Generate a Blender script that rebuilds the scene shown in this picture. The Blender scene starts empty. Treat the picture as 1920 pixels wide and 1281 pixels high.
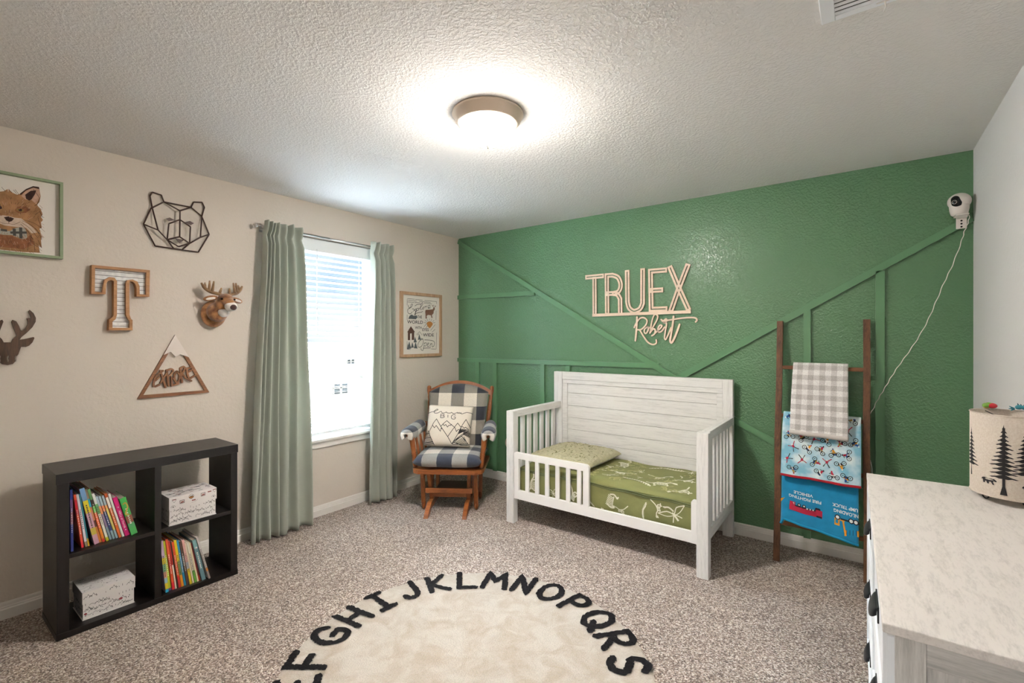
import bpy, bmesh, math, random
from math import sin, cos, pi, radians, sqrt, atan2
from mathutils import Vector, Matrix, noise
from mathutils.geometry import tessellate_polygon
random.seed(7)
SC = bpy.context.scene
COL = SC.collection

# ---------------------------------------------------------------- camera
cam_data = bpy.data.cameras.new('camera')
cam = bpy.data.objects.new('camera', cam_data)
COL.objects.link(cam)
cam.location = (0, 0, 1.3887)
cam.rotation_euler = (radians(90), 0, radians(36.713))
cam_data.sensor_width = 36.0
cam_data.lens = 881.0 / 1920 * 36
cam_data.shift_y = -5.5 / 1920
cam_data.clip_start = 0.02
SC.camera = cam

# ---------------------------------------------------------------- colour management
vs = SC.view_settings
vs.view_transform = 'Standard'
vs.look = 'None'
vs.gamma = 1.0
vs.use_curve_mapping = False
vs.exposure = 1.22

# ---------------------------------------------------------------- daylight sky
SKY_LOW, SKY_HIGH = 0.50, 250.0
world = bpy.data.worlds.new('sky')
SC.world = world
world.use_nodes = True
nt = world.node_tree
nt.nodes.clear()
wo = nt.nodes.new('ShaderNodeOutputWorld')
bg = nt.nodes.new('ShaderNodeBackground')
tc = nt.nodes.new('ShaderNodeTexCoord')
sp = nt.nodes.new('ShaderNodeSeparateXYZ')
nt.links.new(tc.outputs['Generated'], sp.inputs[0])
cl = nt.nodes.new('ShaderNodeTexNoise')
cl.inputs['Scale'].default_value = 3.0
cl.inputs['Detail'].default_value = 5.0
mp = nt.nodes.new('ShaderNodeMapping')
mp.inputs['Scale'].default_value = (1, 1, 4)
nt.links.new(tc.outputs['Generated'], mp.inputs[0])
nt.links.new(mp.outputs[0], cl.inputs[0])
cr_ = nt.nodes.new('ShaderNodeValToRGB')
cr_.color_ramp.elements[0].position = 0.42
cr_.color_ramp.elements[1].position = 0.62
cr_.color_ramp.elements[0].color = (0.56, 0.71, 0.92, 1)
cr_.color_ramp.elements[1].color = (0.95, 0.97, 1.0, 1)
nt.links.new(cl.outputs[0], cr_.inputs[0])
dt = nt.nodes.new('ShaderNodeVectorMath')       # veiled sun: a broad bright patch high over the houses
dt.operation = 'DOT_PRODUCT'
dt.inputs[1].default_value = Vector((-0.52, 0.08, 0.85)).normalized()
nt.links.new(tc.outputs['Generated'], dt.inputs[0])
up = nt.nodes.new('ShaderNodeMapRange')
up.interpolation_type = 'SMOOTHSTEP'
up.inputs['From Min'].default_value = 0.72
up.inputs['From Max'].default_value = 0.97
up.inputs['To Min'].default_value = SKY_LOW
up.inputs['To Max'].default_value = SKY_HIGH
nt.links.new(dt.outputs['Value'], up.inputs['Value'])
nt.links.new(cr_.outputs[0], bg.inputs['Color'])
nt.links.new(up.outputs[0], bg.inputs['Strength'])
nt.links.new(bg.outputs[0], wo.inputs[0])

# sky portal in the window opening (guides daylight sampling)
pd = bpy.data.lights.new('window_portal', 'AREA')
pd.shape = 'RECTANGLE'
pd.size = 0.92
pd.size_y = 1.56
pd.cycles.is_portal = True
portal = bpy.data.objects.new('window_portal', pd)
COL.objects.link(portal)
portal.location = (-3.58, 2.16, 1.385)
portal.rotation_euler = (radians(90), 0, radians(-90))

HALL_FILL_W = 30.0  # power of the added fill light in the unseen hall
DOME_E = 225.0     # strength of the ceiling dome
# room constants (metres)
XL, XR, YG, YB, H = -3.4117, 0.4954, 3.6345, -0.62, 2.44
# ================================================================ helpers
def lin(c):
    if isinstance(c, str):
        c = c.lstrip('#')
        c = [int(c[i:i + 2], 16) / 255 for i in (0, 2, 4)]
    return tuple((x / 12.92 if x <= 0.04045 else ((x + 0.055) / 1.055) ** 2.4) for x in c[:3]) + (1.0,)


def new_mat(name):
    m = bpy.data.materials.new(name)
    m.use_nodes = True
    t = m.node_tree
    b = t.nodes['Principled BSDF']
    return m, t, b


def coords(t, scale=(1, 1, 1), kind='Object', rot=(0, 0, 0)):
    tc = t.nodes.new('ShaderNodeTexCoord')
    mp = t.nodes.new('ShaderNodeMapping')
    mp.inputs['Scale'].default_value = scale
    mp.inputs['Rotation'].default_value = rot
    t.links.new(tc.outputs[kind], mp.inputs[0])
    return mp.outputs[0]


def ramp(t, fac, stops):
    r = t.nodes.new('ShaderNodeValToRGB')
    e = r.color_ramp.elements
    while len(e) < len(stops):
        e.new(0.5)
    for i, (p, c) in enumerate(stops):
        e[i].position = p
        e[i].color = c
    t.links.new(fac, r.inputs[0])
    return r.outputs[0]


def noise_tex(t, vec, scale, detail=3, rough=0.5, dist=0.0):
    n = t.nodes.new('ShaderNodeTexNoise')
    n.inputs['Scale'].default_value = scale
    n.inputs['Detail'].default_value = detail
    n.inputs['Roughness'].default_value = rough
    n.inputs['Distortion'].default_value = dist
    t.links.new(vec, n.inputs['Vector'])
    return n.outputs['Fac']


def bump(t, b, height, strength, dist):
    n = t.nodes.new('ShaderNodeBump')
    n.inputs['Strength'].default_value = strength
    n.inputs['Distance'].default_value = dist
    t.links.new(height, n.inputs['Height'])
    t.links.new(n.outputs[0], b.inputs['Normal'])


def plain(name, c, rough=0.5, metal=0.0, var=0.0, nscale=20, bumps=0.0, bdist=0.002, sheen=0.0, spec=None, bscale=None):
    m, t, b = new_mat(name)
    c = lin(c)
    b.inputs['Base Color'].default_value = c
    b.inputs['Roughness'].default_value = rough
    b.inputs['Metallic'].default_value = metal
    if sheen:
        b.inputs['Sheen Weight'].default_value = sheen
    if spec is not None:
        b.inputs['Specular IOR Level'].default_value = spec
    v = coords(t)
    if var:
        n = noise_tex(t, v, nscale, 4)
        lo = tuple(x * (1 - var) for x in c[:3]) + (1,)
        hi = tuple(min(1, x * (1 + var)) for x in c[:3]) + (1,)
        t.links.new(ramp(t, n, [(0.3, lo), (0.7, hi)]), b.inputs['Base Color'])
    if bumps:
        bump(t, b, noise_tex(t, v, bscale or nscale * 3, 3), bumps, bdist)
    return m


def wood(name, dark, light, axis='z', rough=0.5, scale=7.0, stretch=14, contrast=(0.35, 0.68), bumps=0.15, fine=1.0):
    m, t, b = new_mat(name)
    s = {'x': (1, stretch, stretch), 'y': (stretch, 1, stretch), 'z': (stretch, stretch, 1)}[axis]
    v = coords(t, s)
    n1 = noise_tex(t, v, scale * 0.45, 6, 0.62, 0.6)
    n2 = noise_tex(t, v, scale * 2.4 * fine, 4, 0.7)
    mx = t.nodes.new('ShaderNodeMix')
    mx.inputs[0].default_value = 0.45
    t.links.new(n1, mx.inputs[2])
    t.links.new(n2, mx.inputs[3])
    f = mx.outputs[0]
    t.links.new(ramp(t, f, [(contrast[0], lin(dark)), (contrast[1], lin(light))]), b.inputs['Base Color'])
    b.inputs['Roughness'].default_value = rough
    if bumps:
        bump(t, b, f, bumps, 0.001)
    return m


def check(name, a, bmid, c, ax=('x', 'z'), size=0.08, off=(0, 0), rough=0.9, weave=500.0, soft=False, proj=None):
    """buffalo check: dark where both stripes meet, light where none, mid between"""
    m, t, b = new_mat(name)
    tc = t.nodes.new('ShaderNodeTexCoord')
    sx = t.nodes.new('ShaderNodeSeparateXYZ')
    t.links.new(tc.outputs['Object'], sx.inputs[0])

    def stripe(o, shift):
        a1 = t.nodes.new('ShaderNodeMath'); a1.operation = 'ADD'; a1.inputs[1].default_value = shift + 50 * size
        t.links.new(o, a1.inputs[0])
        d = t.nodes.new('ShaderNodeMath'); d.operation = 'DIVIDE'; d.inputs[1].default_value = 2 * size
        t.links.new(a1.outputs[0], d.inputs[0])
        fr = t.nodes.new('ShaderNodeMath'); fr.operation = 'FRACT'
        t.links.new(d.outputs[0], fr.inputs[0])
        g = t.nodes.new('ShaderNodeMath'); g.operation = 'GREATER_THAN'; g.inputs[1].default_value = 0.5
        t.links.new(fr.outputs[0], g.inputs[0])
        return g.outputs[0]
    o1 = sx.outputs[{'x': 0, 'y': 1, 'z': 2}[ax[0]]]
    o2 = sx.outputs[{'x': 0, 'y': 1, 'z': 2}[ax[1]]]
    s = t.nodes.new('ShaderNodeMath'); s.operation = 'ADD'
    t.links.new(stripe(o1, off[0]), s.inputs[0])
    t.links.new(stripe(o2, off[1]), s.inputs[1])
    h = t.nodes.new('ShaderNodeMath'); h.operation = 'MULTIPLY'; h.inputs[1].default_value = 0.5
    t.links.new(s.outputs[0], h.inputs[0])
    r = t.nodes.new('ShaderNodeValToRGB')
    r.color_ramp.interpolation = 'CONSTANT'
    e = r.color_ramp.elements
    e.new(0.5)
    for i, (p, cc) in enumerate([(0, lin(a)), (0.25, lin(bmid)), (0.75, lin(c))]):
        e[i].position = p; e[i].color = cc
    t.links.new(h.outputs[0], r.inputs[0])
    n = noise_tex(t, coords(t, (1, 1, 1)), weave, 2, 0.7)
    mx = t.nodes.new('ShaderNodeMix'); mx.data_type = 'RGBA'; mx.blend_type = 'MULTIPLY'
    mx.inputs[0].default_value = 0.8
    t.links.new(r.outputs[0], mx.inputs[6])
    t.links.new(ramp(t, n, [(0.3, (0.62, 0.62, 0.62, 1)), (0.65, (1.1, 1.1, 1.1, 1))]), mx.inputs[7])
    t.links.new(mx.outputs[2], b.inputs['Base Color'])
    b.inputs['Roughness'].default_value = rough
    b.inputs['Sheen Weight'].default_value = 0.2
    bump(t, b, n, 0.3, 0.001)
    return m


class MB:
    """mesh builder; pieces are added through the current matrix"""
    def __init__(self, M=None):
        self.bm = bmesh.new()
        self.M = M or Matrix.Identity(4)

    def faces(self, vs, fs, mi=0, smooth=False):
        bv = [self.bm.verts.new(self.M @ Vector(v)) for v in vs]
        for f in fs:
            try:
                nf = self.bm.faces.new([bv[i] for i in f])
                nf.material_index = mi
                nf.smooth = smooth
            except ValueError:
                pass
        return bv

    def box(self, lo, hi, bev=0.0, mi=0, seg=2, R=None, smooth=False):
        c = [(a + b) / 2 for a, b in zip(lo, hi)]
        d = [abs(b - a) for a, b in zip(lo, hi)]
        t = bmesh.new()
        bmesh.ops.create_cube(t, size=1.0)
        for v in t.verts:
            v.co = Vector((v.co.x * d[0], v.co.y * d[1], v.co.z * d[2]))
        if bev > 0:
            bmesh.ops.bevel(t, geom=list(t.edges), offset=min(bev, min(d) * 0.45), segments=seg, affect='EDGES', profile=0.5)
        T = Matrix.Translation(c)
        if R is not None:
            T = T @ R
        t.verts.ensure_lookup_table()
        t.verts.index_update()
        self.faces([T @ v.co for v in t.verts], [[v.index for v in f.verts] for f in t.faces], mi, smooth or (bev > 0 and seg > 3))
        t.free()

    def beam(self, a, b, w, d, bev=0.002, mi=0, up=(0, 0, 1)):
        """rectangular bar from a to b; w across, d along up-ish"""
        a = Vector(a); b = Vector(b)
        z = (b - a); L = z.length; z.normalize()
        u = Vector(up)
        if abs(u.dot(z)) > 0.99:
            u = Vector((0, 1, 0))
        x = u.cross(z).normalized(); y = z.cross(x)
        R = Matrix((x, y, z)).transposed().to_4x4()
        T = Matrix.Translation((a + b) / 2) @ R
        old = self.M
        self.M = old @ T
        self.box((-w / 2, -d / 2, -L / 2), (w / 2, d / 2, L / 2), bev, mi)
        self.M = old

    def prism(self, poly, z0, z1, mi=0, side_mi=None):
        """extrude a simple 2d polygon between z0 and z1"""
        n = len(poly)
        area = sum(poly[i][0] * poly[(i + 1) % n][1] - poly[(i + 1) % n][0] * poly[i][1] for i in range(n))
        if area < 0:
            poly = poly[::-1]
        vs = [(x, y, z0) for x, y in poly] + [(x, y, z1) for x, y in poly]
        tri = tessellate_polygon([[Vector((x, y, 0)) for x, y in poly]])
        bv = [self.bm.verts.new(self.M @ Vector(v)) for v in vs]

        def mk(ids, m):
            try:
                f = self.bm.faces.new([bv[i] for i in ids]); f.material_index = m
            except ValueError:
                pass
        for a, b, c in tri:
            A, B, C = [Vector(poly[i]) for i in (a, b, c)]
            s = (B - A).cross(C - A)
            if s < 0:
                a, b, c = a, c, b
            mk((a + n, b + n, c + n), mi)
            mk((c, b, a), mi)
        for i in range(n):
            j = (i + 1) % n
            mk((i, j, j + n, i + n), mi if side_mi is None else side_mi)

    def ring(self, outer, inner, z0, z1, mi=0):
        """frame between two outlines with equal point counts"""
        n = len(outer)
        vs = [(x, y, z0) for x, y in outer] + [(x, y, z0) for x, y in inner] + [(x, y, z1) for x, y in outer] + [(x, y, z1) for x, y in inner]
        fs = []
        for i in range(n):
            j = (i + 1) % n
            fs += [(i + 2 * n, j + 2 * n, j + 3 * n, i + 3 * n), (i + n, j + n, j, i), (i, j, j + 2 * n, i + 2 * n), (i + 3 * n, j + 3 * n, j + n, i + n)]
        self.faces(vs, fs, mi)

    def strip(self, pairs, z0, z1, mi=0, closed=False, smi=None):
        """solid ribbon from left/right pairs"""
        n = len(pairs)
        vs = []
        for l, r in pairs:
            vs += [(l[0], l[1], z1), (r[0], r[1], z1), (l[0], l[1], z0), (r[0], r[1], z0)]
        fs = []
        rng = range(n if closed else n - 1)
        for i in rng:
            a = 4 * i; b = 4 * ((i + 1) % n)
            fs += [(a, a + 1, b + 1, b), (b + 2, b + 3, a + 3, a + 2), (a + 2, a, b, b + 2), (b + 3, b + 1, a + 1, a + 3)]
        if not closed:
            fs += [(2, 3, 1, 0), (4 * n - 4, 4 * n - 3, 4 * n - 1, 4 * n - 2)]
        if smi is None:
            self.faces(vs, fs, mi)
        else:
            k0 = len(self.bm.faces)
            self.faces(vs, fs, smi)
            self.bm.faces.ensure_lookup_table()
            for i in range(len(list(rng))):
                self.bm.faces[k0 + 4 * i].material_index = mi

    def flat(self, pairs, F, lift=0.0, mi=0, closed=False):
        """ribbon laid on a surface through F(x, y, lift)"""
        vs = []
        for l, r in pairs:
            vs += [F(l[0], l[1], lift), F(r[0], r[1], lift)]
        n = len(pairs)
        fs = [(2 * i, 2 * i + 1, (2 * i + 3) % (2 * n), (2 * i + 2) % (2 * n)) for i in range(n if closed else n - 1)]
        self.faces(vs, fs, mi)

    def patch(self, poly, F, lift=0.0, mi=0):
        tri = tessellate_polygon([[Vector((p[0], p[1], 0)) for p in poly]])
        self.faces([F(p[0], p[1], lift) for p in poly], tri, mi)

    def tube(self, pts, r, n=8, mi=0, closed=False, caps=True, smooth=True):
        pts = [Vector(p) for p in pts]
        N = len(pts)
        if isinstance(r, (list, tuple)):
            K = len(r)
            rs = []
            for i in range(N):
                q = i * (K - 1) / max(1, N - 1); j = min(K - 2, int(q))
                rs.append(r[j] + (r[j + 1] - r[j]) * (q - j))
        else:
            rs = [r] * N
        rings = []
        up = None
        for i in range(N):
            if closed:
                d = (pts[(i + 1) % N] - pts[i - 1])
            else:
                d = pts[min(i + 1, N - 1)] - pts[max(i - 1, 0)]
            if d.length < 1e-9:
                d = Vector((0, 0, 1))
            d.normalize()
            if up is None:
                up = Vector((0, 0, 1)) if abs(d.z) < 0.9 else Vector((1, 0, 0))
            x = up.cross(d)
            if x.length < 1e-6:
                x = Vector((1, 0, 0)).cross(d)
            x.normalize()
            y = d.cross(x)
            up = y
            rings.append([pts[i] + rs[i] * (x * cos(2 * pi * k / n) + y * sin(2 * pi * k / n)) for k in range(n)])
        vs = [v for rg in rings for v in rg]
        fs = []
        for i in range(N if closed else N - 1):
            j = (i + 1) % N
            for k in range(n):
                l = (k + 1) % n
                fs.append((i * n + k, i * n + l, j * n + l, j * n + k))
        if caps and not closed:
            fs.append(tuple(range(n))[::-1])
            fs.append(tuple((N - 1) * n + k for k in range(n)))
        self.faces(vs, fs, mi, smooth)

    def lathe(self, prof, n=32, mi=0, M=None, smooth=True, arc=(0, 2 * pi)):
        """profile of (radius, z) turned about z"""
        old = self.M
        if M is not None:
            self.M = old @ M
        full = abs(arc[1] - arc[0] - 2 * pi) < 1e-6
        m = n if full else n + 1
        vs, fs = [], []
        for r, z in prof:
            for k in range(m):
                a = arc[0] + (arc[1] - arc[0]) * k / n
                vs.append((r * cos(a), r * sin(a), z))
        for i in range(len(prof) - 1):
            for k in range(n):
                l = (k + 1) % m
                fs.append((i * m + k, i * m + l, (i + 1) * m + l, (i + 1) * m + k))
        self.faces(vs, fs, mi, smooth)
        self.M = old

    def turned(self, a, b, prof, n=14, mi=0):
        """lathe along a->b; prof of (radius, fraction)"""
        a = Vector(a); b = Vector(b)
        z = b - a; L = z.length
        q = z.to_track_quat('Z', 'Y').to_matrix().to_4x4()
        pr = [(0.0001, prof[0][1] * L)] + [(r, f * L) for r, f in prof] + [(0.0001, prof[-1][1] * L)]
        self.lathe(pr, n, mi, Matrix.Translation(a) @ q)

    def ball(self, c, r, mi=0, n=16, R=None):
        """ellipsoid"""
        if not isinstance(r, (list, tuple)):
            r = (r, r, r)
        T = Matrix.Translation(c) @ (R or Matrix.Identity(4)) @ Matrix.Diagonal((r[0], r[1], r[2], 1))
        pr = [(max(1e-4, sin(pi * i / n)), -cos(pi * i / n)) for i in range(n + 1)]
        self.lathe(pr, n * 2, mi, T)

    def grid(self, f, nu, nv, mi=0, smooth=True, thick=0.0):
        """surface f(u, v), u and v in 0..1; thick > 0 makes a closed sheet"""
        P = [[Vector(f(i / nu, j / nv)) for j in range(nv + 1)] for i in range(nu + 1)]
        W = nv + 1
        if not thick:
            self.faces([p for row in P for p in row], [(i * W + j, (i + 1) * W + j, (i + 1) * W + j + 1, i * W + j + 1) for i in range(nu) for j in range(nv)], mi, smooth)
            return
        A, B = [], []
        for i in range(nu + 1):
            for j in range(nv + 1):
                du = P[min(i + 1, nu)][j] - P[max(i - 1, 0)][j]
                dv = P[i][min(j + 1, nv)] - P[i][max(j - 1, 0)]
                nn = du.cross(dv)
                nn = nn.normalized() if nn.length > 1e-12 else Vector((0, 0, 1))
                A.append(P[i][j] + nn * thick / 2); B.append(P[i][j] - nn * thick / 2)
        o = len(A)
        fs = []
        for i in range(nu):
            for j in range(nv):
                q = (i * W + j, (i + 1) * W + j, (i + 1) * W + j + 1, i * W + j + 1)
                fs.append(q); fs.append(tuple(o + k for k in q[::-1]))
        for i in range(nu):
            a, b = i * W, (i + 1) * W
            fs.append((a, o + a, o + b, b)); a += nv; b += nv
            fs.append((b, o + b, o + a, a))
        for j in range(nv):
            a, b = j, j + 1
            fs.append((b, o + b, o + a, a)); a += nu * W; b += nu * W
            fs.append((a, o + a, o + b, b))
        self.faces(A + B, fs, mi, smooth)

    def text(self, s, F, size=0.05, mi=0, lift=0.0, width=None, bold=0.0, align='LEFT'):
        cu = bpy.data.curves.new('lettering', 'FONT')
        cu.body = s
        cu.size = 1.0
        cu.resolution_u = 3
        cu.offset = bold
        ob = bpy.data.objects.new('lettering', cu)
        COL.objects.link(ob)
        bpy.context.view_layer.update()
        me = bpy.data.meshes.new_from_object(ob.evaluated_get(bpy.context.evaluated_depsgraph_get()))
        xs = [v.co.x for v in me.vertices] or [0, 1]
        x0, x1 = min(xs), max(xs)
        kx = (width / (x1 - x0)) if width else size
        dx = 0 if align == 'LEFT' else -(x1 + x0) / 2 * kx
        self.faces([F((v.co.x - (x0 if align == 'LEFT' else 0)) * kx + dx, v.co.y * size, lift) for v in me.vertices], [tuple(p.vertices) for p in me.polygons], mi)
        bpy.data.objects.remove(ob)
        bpy.data.curves.remove(cu)
        bpy.data.meshes.remove(me)

    def build(self, name, mats, parent=None, fix=False):
        me = bpy.data.meshes.new(name)
        if fix:
            bmesh.ops.recalc_face_normals(self.bm, faces=self.bm.faces)
        self.bm.to_mesh(me)
        self.bm.free()
        for m in (mats if isinstance(mats, (list, tuple)) else [mats]):
            me.materials.append(m)
        o = bpy.data.objects.new(name, me)
        COL.objects.link(o)
        if parent is not None:
            o.parent = parent
        return o


def ribbon(pts, w, cap='round', closed=False, lo=None, hi=None, ext=0.0):
    """left/right pairs along a 2d polyline; lo/hi give asymmetric offsets"""
    P = [Vector(p[:2]) for p in pts]
    if closed and (P[0] - P[-1]).length < 1e-6:
        P.pop()
    n = len(P)
    hi = w / 2 if hi is None else hi
    lo = -w / 2 if lo is None else lo
    D = []
    for i in range(n):
        a = (P[i] - P[i - 1]) if (i > 0 or closed) else (P[1] - P[0])
        b = (P[(i + 1) % n] - P[i]) if (i < n - 1 or closed) else (P[-1] - P[-2])
        a = a.normalized(); b = b.normalized()
        na = Vector((-a.y, a.x)); nb = Vector((-b.y, b.x))
        m = na + nb
        if m.length < 0.3:
            m = na
            k = 1
        else:
            m.normalize()
            k = min(1.8, 1 / max(0.3, m.dot(na)))
        D.append(m * k)
    out = [(P[i] + D[i] * hi, P[i] + D[i] * lo) for i in range(n)]
    if ext and not closed:
        d = (P[1] - P[0]).normalized() * ext
        e = (P[-1] - P[-2]).normalized() * ext
        out = [(out[0][0] - d, out[0][1] - d)] + out + [(out[-1][0] + e, out[-1][1] + e)]
    if cap == 'round' and not closed:
        d0 = (P[1] - P[0]).normalized(); n0 = Vector((-d0.y, d0.x))
        d1 = (P[-1] - P[-2]).normalized(); n1 = Vector((-d1.y, d1.x))
        pre = []
        for a in (80, 55, 28):
            c = P[0] - d0 * hi * sin(radians(a)); k = cos(radians(a)) * hi
            pre.append((c + n0 * k, c - n0 * k))
        post = []
        for a in (28, 55, 80):
            c = P[-1] + d1 * hi * sin(radians(a)); k = cos(radians(a)) * hi
            post.append((c + n1 * k, c - n1 * k))
        out = pre + out + post
    return out


def catmull(pts, k=5, closed=False):
    P = [Vector(p) for p in pts]
    n = len(P)
    if n < 3:
        return P
    out = []
    for i in range(n if closed else n - 1):
        g = (lambda j: P[j % n]) if closed else (lambda j: P[max(0, min(n - 1, j))])
        a, b, c, d = g(i - 1), g(i), g(i + 1), g(i + 2)
        for s in range(k):
            t = s / k
            out.append(0.5 * ((2 * b) + (c - a) * t + (2 * a - 5 * b + 4 * c - d) * t * t + (3 * b - a - 3 * c + d) * t ** 3))
    if not closed:
        out.append(P[-1])
    return out


def circ(cx, cy, r, n=16, ry=None):
    ry = r if ry is None else ry
    return [(cx + r * cos(2 * pi * i / n), cy + ry * sin(2 * pi * i / n)) for i in range(n)]


def rot2(pts, a, s=1.0, dx=0.0, dy=0.0, fx=1):
    return [(dx + s * (fx * x * cos(a) - y * sin(a)), dy + s * (fx * x * sin(a) + y * cos(a))) for x, y in pts]


def FLAT(x, y, l=0.0):
    return (x, y, l)


def tag(o, label, cat, group=None):
    o['label'] = label
    o['category'] = cat
    if group:
        o['group'] = group
    return o


def thing(name, label, cat, M=None, group=None):
    o = bpy.data.objects.new(name, None)
    COL.objects.link(o)
    o.empty_display_size = 0.1
    if M is not None:
        o.matrix_world = M
    return tag(o, label, cat, group)


def struct(o):
    o['kind'] = 'structure'
    return o


def place(x, y, z, rz=0.0):
    return Matrix.Translation((x, y, z)) @ Matrix.Rotation(rz, 4, 'Z')


def on_left(y, z, out=0.0):      # local x runs along the wall, y up, z into the room
    return Matrix(((0, 0, 1, XL + out), (1, 0, 0, y), (0, 1, 0, z), (0, 0, 0, 1)))


def on_green(x, z, out=0.0):
    return Matrix(((1, 0, 0, x), (0, 0, -1, YG - out), (0, 1, 0, z), (0, 0, 0, 1)))


# ================================================================ materials
def wall_paint(name, c, rough, bs, bd, scale=55, spec=0.5):
    m, t, b = new_mat(name)
    v = coords(t)
    b.inputs['Base Color'].default_value = lin(c)
    b.inputs['Roughness'].default_value = rough
    b.inputs['Specular IOR Level'].default_value = spec
    n = noise_tex(t, v, scale, 2, 0.5, 0.15)
    r = ramp(t, n, [(0.42, (0, 0, 0, 1)), (0.62, (1, 1, 1, 1))])
    bump(t, b, r, bs, bd)
    return m


M_WALL = wall_paint('beige_wall_paint', '#d6ccc0', 0.75, 0.25, 0.002, spec=0.25)
M_WALLR = wall_paint('wall_paint_cool_lit', '#dbd9d8', 0.75, 0.25, 0.002, spec=0.25)  # same wall paint, with cool light on the right wall put into its colour
M_GREEN = wall_paint('green_wall_paint', '#567e59', 0.30, 0.55, 0.003, 80, spec=0.6)
M_GTRIM = plain('green_trim_lightened', '#5e8963', 0.32, var=0.04, nscale=6)  # same paint as the wall, lightened so the battens seem to catch light
M_CEIL = wall_paint('ceiling_texture', '#e6e3e0', 0.9, 0.33, 0.004, 85, spec=0.1)
M_WHITE = plain('white_trim_paint', '#e8e4de', 0.4, var=0.02, nscale=5)
M_DARKGAP = plain('dark_gap', '#181412', 0.9)


def carpet_mat():
    m, t, b = new_mat('beige_carpet')
    v = coords(t)
    vo = t.nodes.new('ShaderNodeTexVoronoi')
    vo.inputs['Scale'].default_value = 185
    vo.inputs['Randomness'].default_value = 1.0
    t.links.new(v, vo.inputs['Vector'])
    sepc = t.nodes.new('ShaderNodeSeparateColor')
    t.links.new(vo.outputs['Color'], sepc.inputs[0])
    c = ramp(t, sepc.outputs[0], [(0.0, lin('#54433a')), (0.3, lin('#8d7768')), (0.65, lin('#b8a494')), (1.0, lin('#f0e6db'))])
    big = noise_tex(t, v, 2.2, 3)
    cb = ramp(t, big, [(0.35, (0.86, 0.86, 0.86, 1)), (0.65, (1.06, 1.06, 1.06, 1))])
    n2 = noise_tex(t, v, 260, 2)
    mx = t.nodes.new('ShaderNodeMix'); mx.data_type = 'RGBA'; mx.blend_type = 'MULTIPLY'; mx.inputs[0].default_value = 1
    t.links.new(c, mx.inputs[6]); t.links.new(cb, mx.inputs[7])
    t.links.new(mx.outputs[2], b.inputs['Base Color'])
    b.inputs['Roughness'].default_value = 1.0
    b.inputs['Specular IOR Level'].default_value = 0.05
    b.inputs['Sheen Weight'].default_value = 0.25
    ad = t.nodes.new('ShaderNodeMath'); ad.operation = 'SUBTRACT'
    t.links.new(n2, ad.inputs[0]); t.links.new(vo.outputs['Distance'], ad.inputs[1])
    bump(t, b, ad.outputs[0], 1.0, 0.006)
    return m


M_CARPET = carpet_mat()
# ================================================================ room shell
WT = 0.14
WY0, WY1, WZ0, WZ1 = 1.70, 2.62, 0.60, 2.168      # window opening in the left wall
b = MB(); b.box((XL - WT, YB - WT, -0.1), (XR + WT, YG + WT, 0.0)); struct(b.build('floor', M_CARPET))
b = MB(); b.box((XL - WT, YB - WT, H), (XR + WT, YG + WT, H + 0.1)); struct(b.build('ceiling', M_CEIL))
b = MB()
b.box((XL - WT, YB - WT, 0), (XL, WY0, H)); b.box((XL - WT, WY1, 0), (XL, YG + WT, H))
b.box((XL - WT, WY0, 0), (XL, WY1, WZ0)); b.box((XL - WT, WY0, WZ1), (XL, WY1, H))
struct(b.build('wall_left', M_WALL))
b = MB(); b.box((XL, YG, 0), (XR + WT, YG + WT, H)); struct(b.build('wall_front', M_GREEN))
b = MB(); b.box((XR, YB - WT, 0), (XR + WT, YG, H)); struct(b.build('wall_right', M_WALLR))
DX0, DX1, DZ = -1.12, -0.30, 2.03                 # unseen doorway and hallway, added to bring fill light from behind the camera
b = MB(); b.box((XL, YB - WT, 0), (DX0, YB, H)); b.box((DX1, YB - WT, 0), (XR, YB, H)); b.box((DX0, YB - WT, DZ), (DX1, YB, H)); struct(b.build('wall_back', M_WALL))
b = MB()
for x0, x1 in ((DX0 - .06, DX0), (DX1, DX1 + .06)):
    b.box((x0, YB, 0), (x1, YB + .014, DZ + .06), .002)
b.box((DX0, YB, DZ), (DX1, YB + .014, DZ + .06), .002); struct(b.build('trim_12', M_WHITE))
HB = YB - WT - 1.15
b = MB(); b.box((-2.4, HB, -0.1), (.9, YB - WT, 0)); struct(b.build('added_hall_floor', M_CARPET))
b = MB(); b.box((-2.4, HB, H), (.9, YB - WT, H + .1)); struct(b.build('added_hall_ceiling', M_CEIL))
b = MB(); b.box((-2.5, HB - .1, 0), (1.0, HB, H)); b.box((-2.5, HB, 0), (-2.4, YB - WT, H)); b.box((.9, HB, 0), (1.0, YB - WT, H)); struct(b.build('added_hall_wall', M_WALL))
hd = bpy.data.lights.new('added_hall_fill', 'AREA'); hd.shape = 'DISK'; hd.size = 0.35; hd.energy = HALL_FILL_W; hd.color = (0.93, 0.97, 1.0)  # fill light added out of view, no lamp known here
hl = bpy.data.objects.new('added_hall_fill', hd); COL.objects.link(hl); hl.location = (-.7, HB + .55, H - .05)


def baseboard(name, a, c, out):
    """profile swept from a to c; out = unit vector into the room"""
    a = Vector(a); c = Vector(c); o = Vector(out)
    prof = [(0, 0), (0.014, 0), (0.014, 0.048), (0.010, 0.053), (0.010, 0.060), (0.0075, 0.063), (0.0075, 0.076), (0.004, 0.083), (0, 0.083)]
    vs = [p + o * d + Vector((0, 0, z)) for p in (a, c) for d, z in prof]
    n = len(prof)
    fs = [(i, (i + 1) % n, n + (i + 1) % n, n + i) for i in range(n)] + [tuple(range(n))[::-1], tuple(range(n, 2 * n))]
    b = MB(); b.faces(vs, fs); struct(b.build(name, M_WHITE, fix=True))


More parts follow.
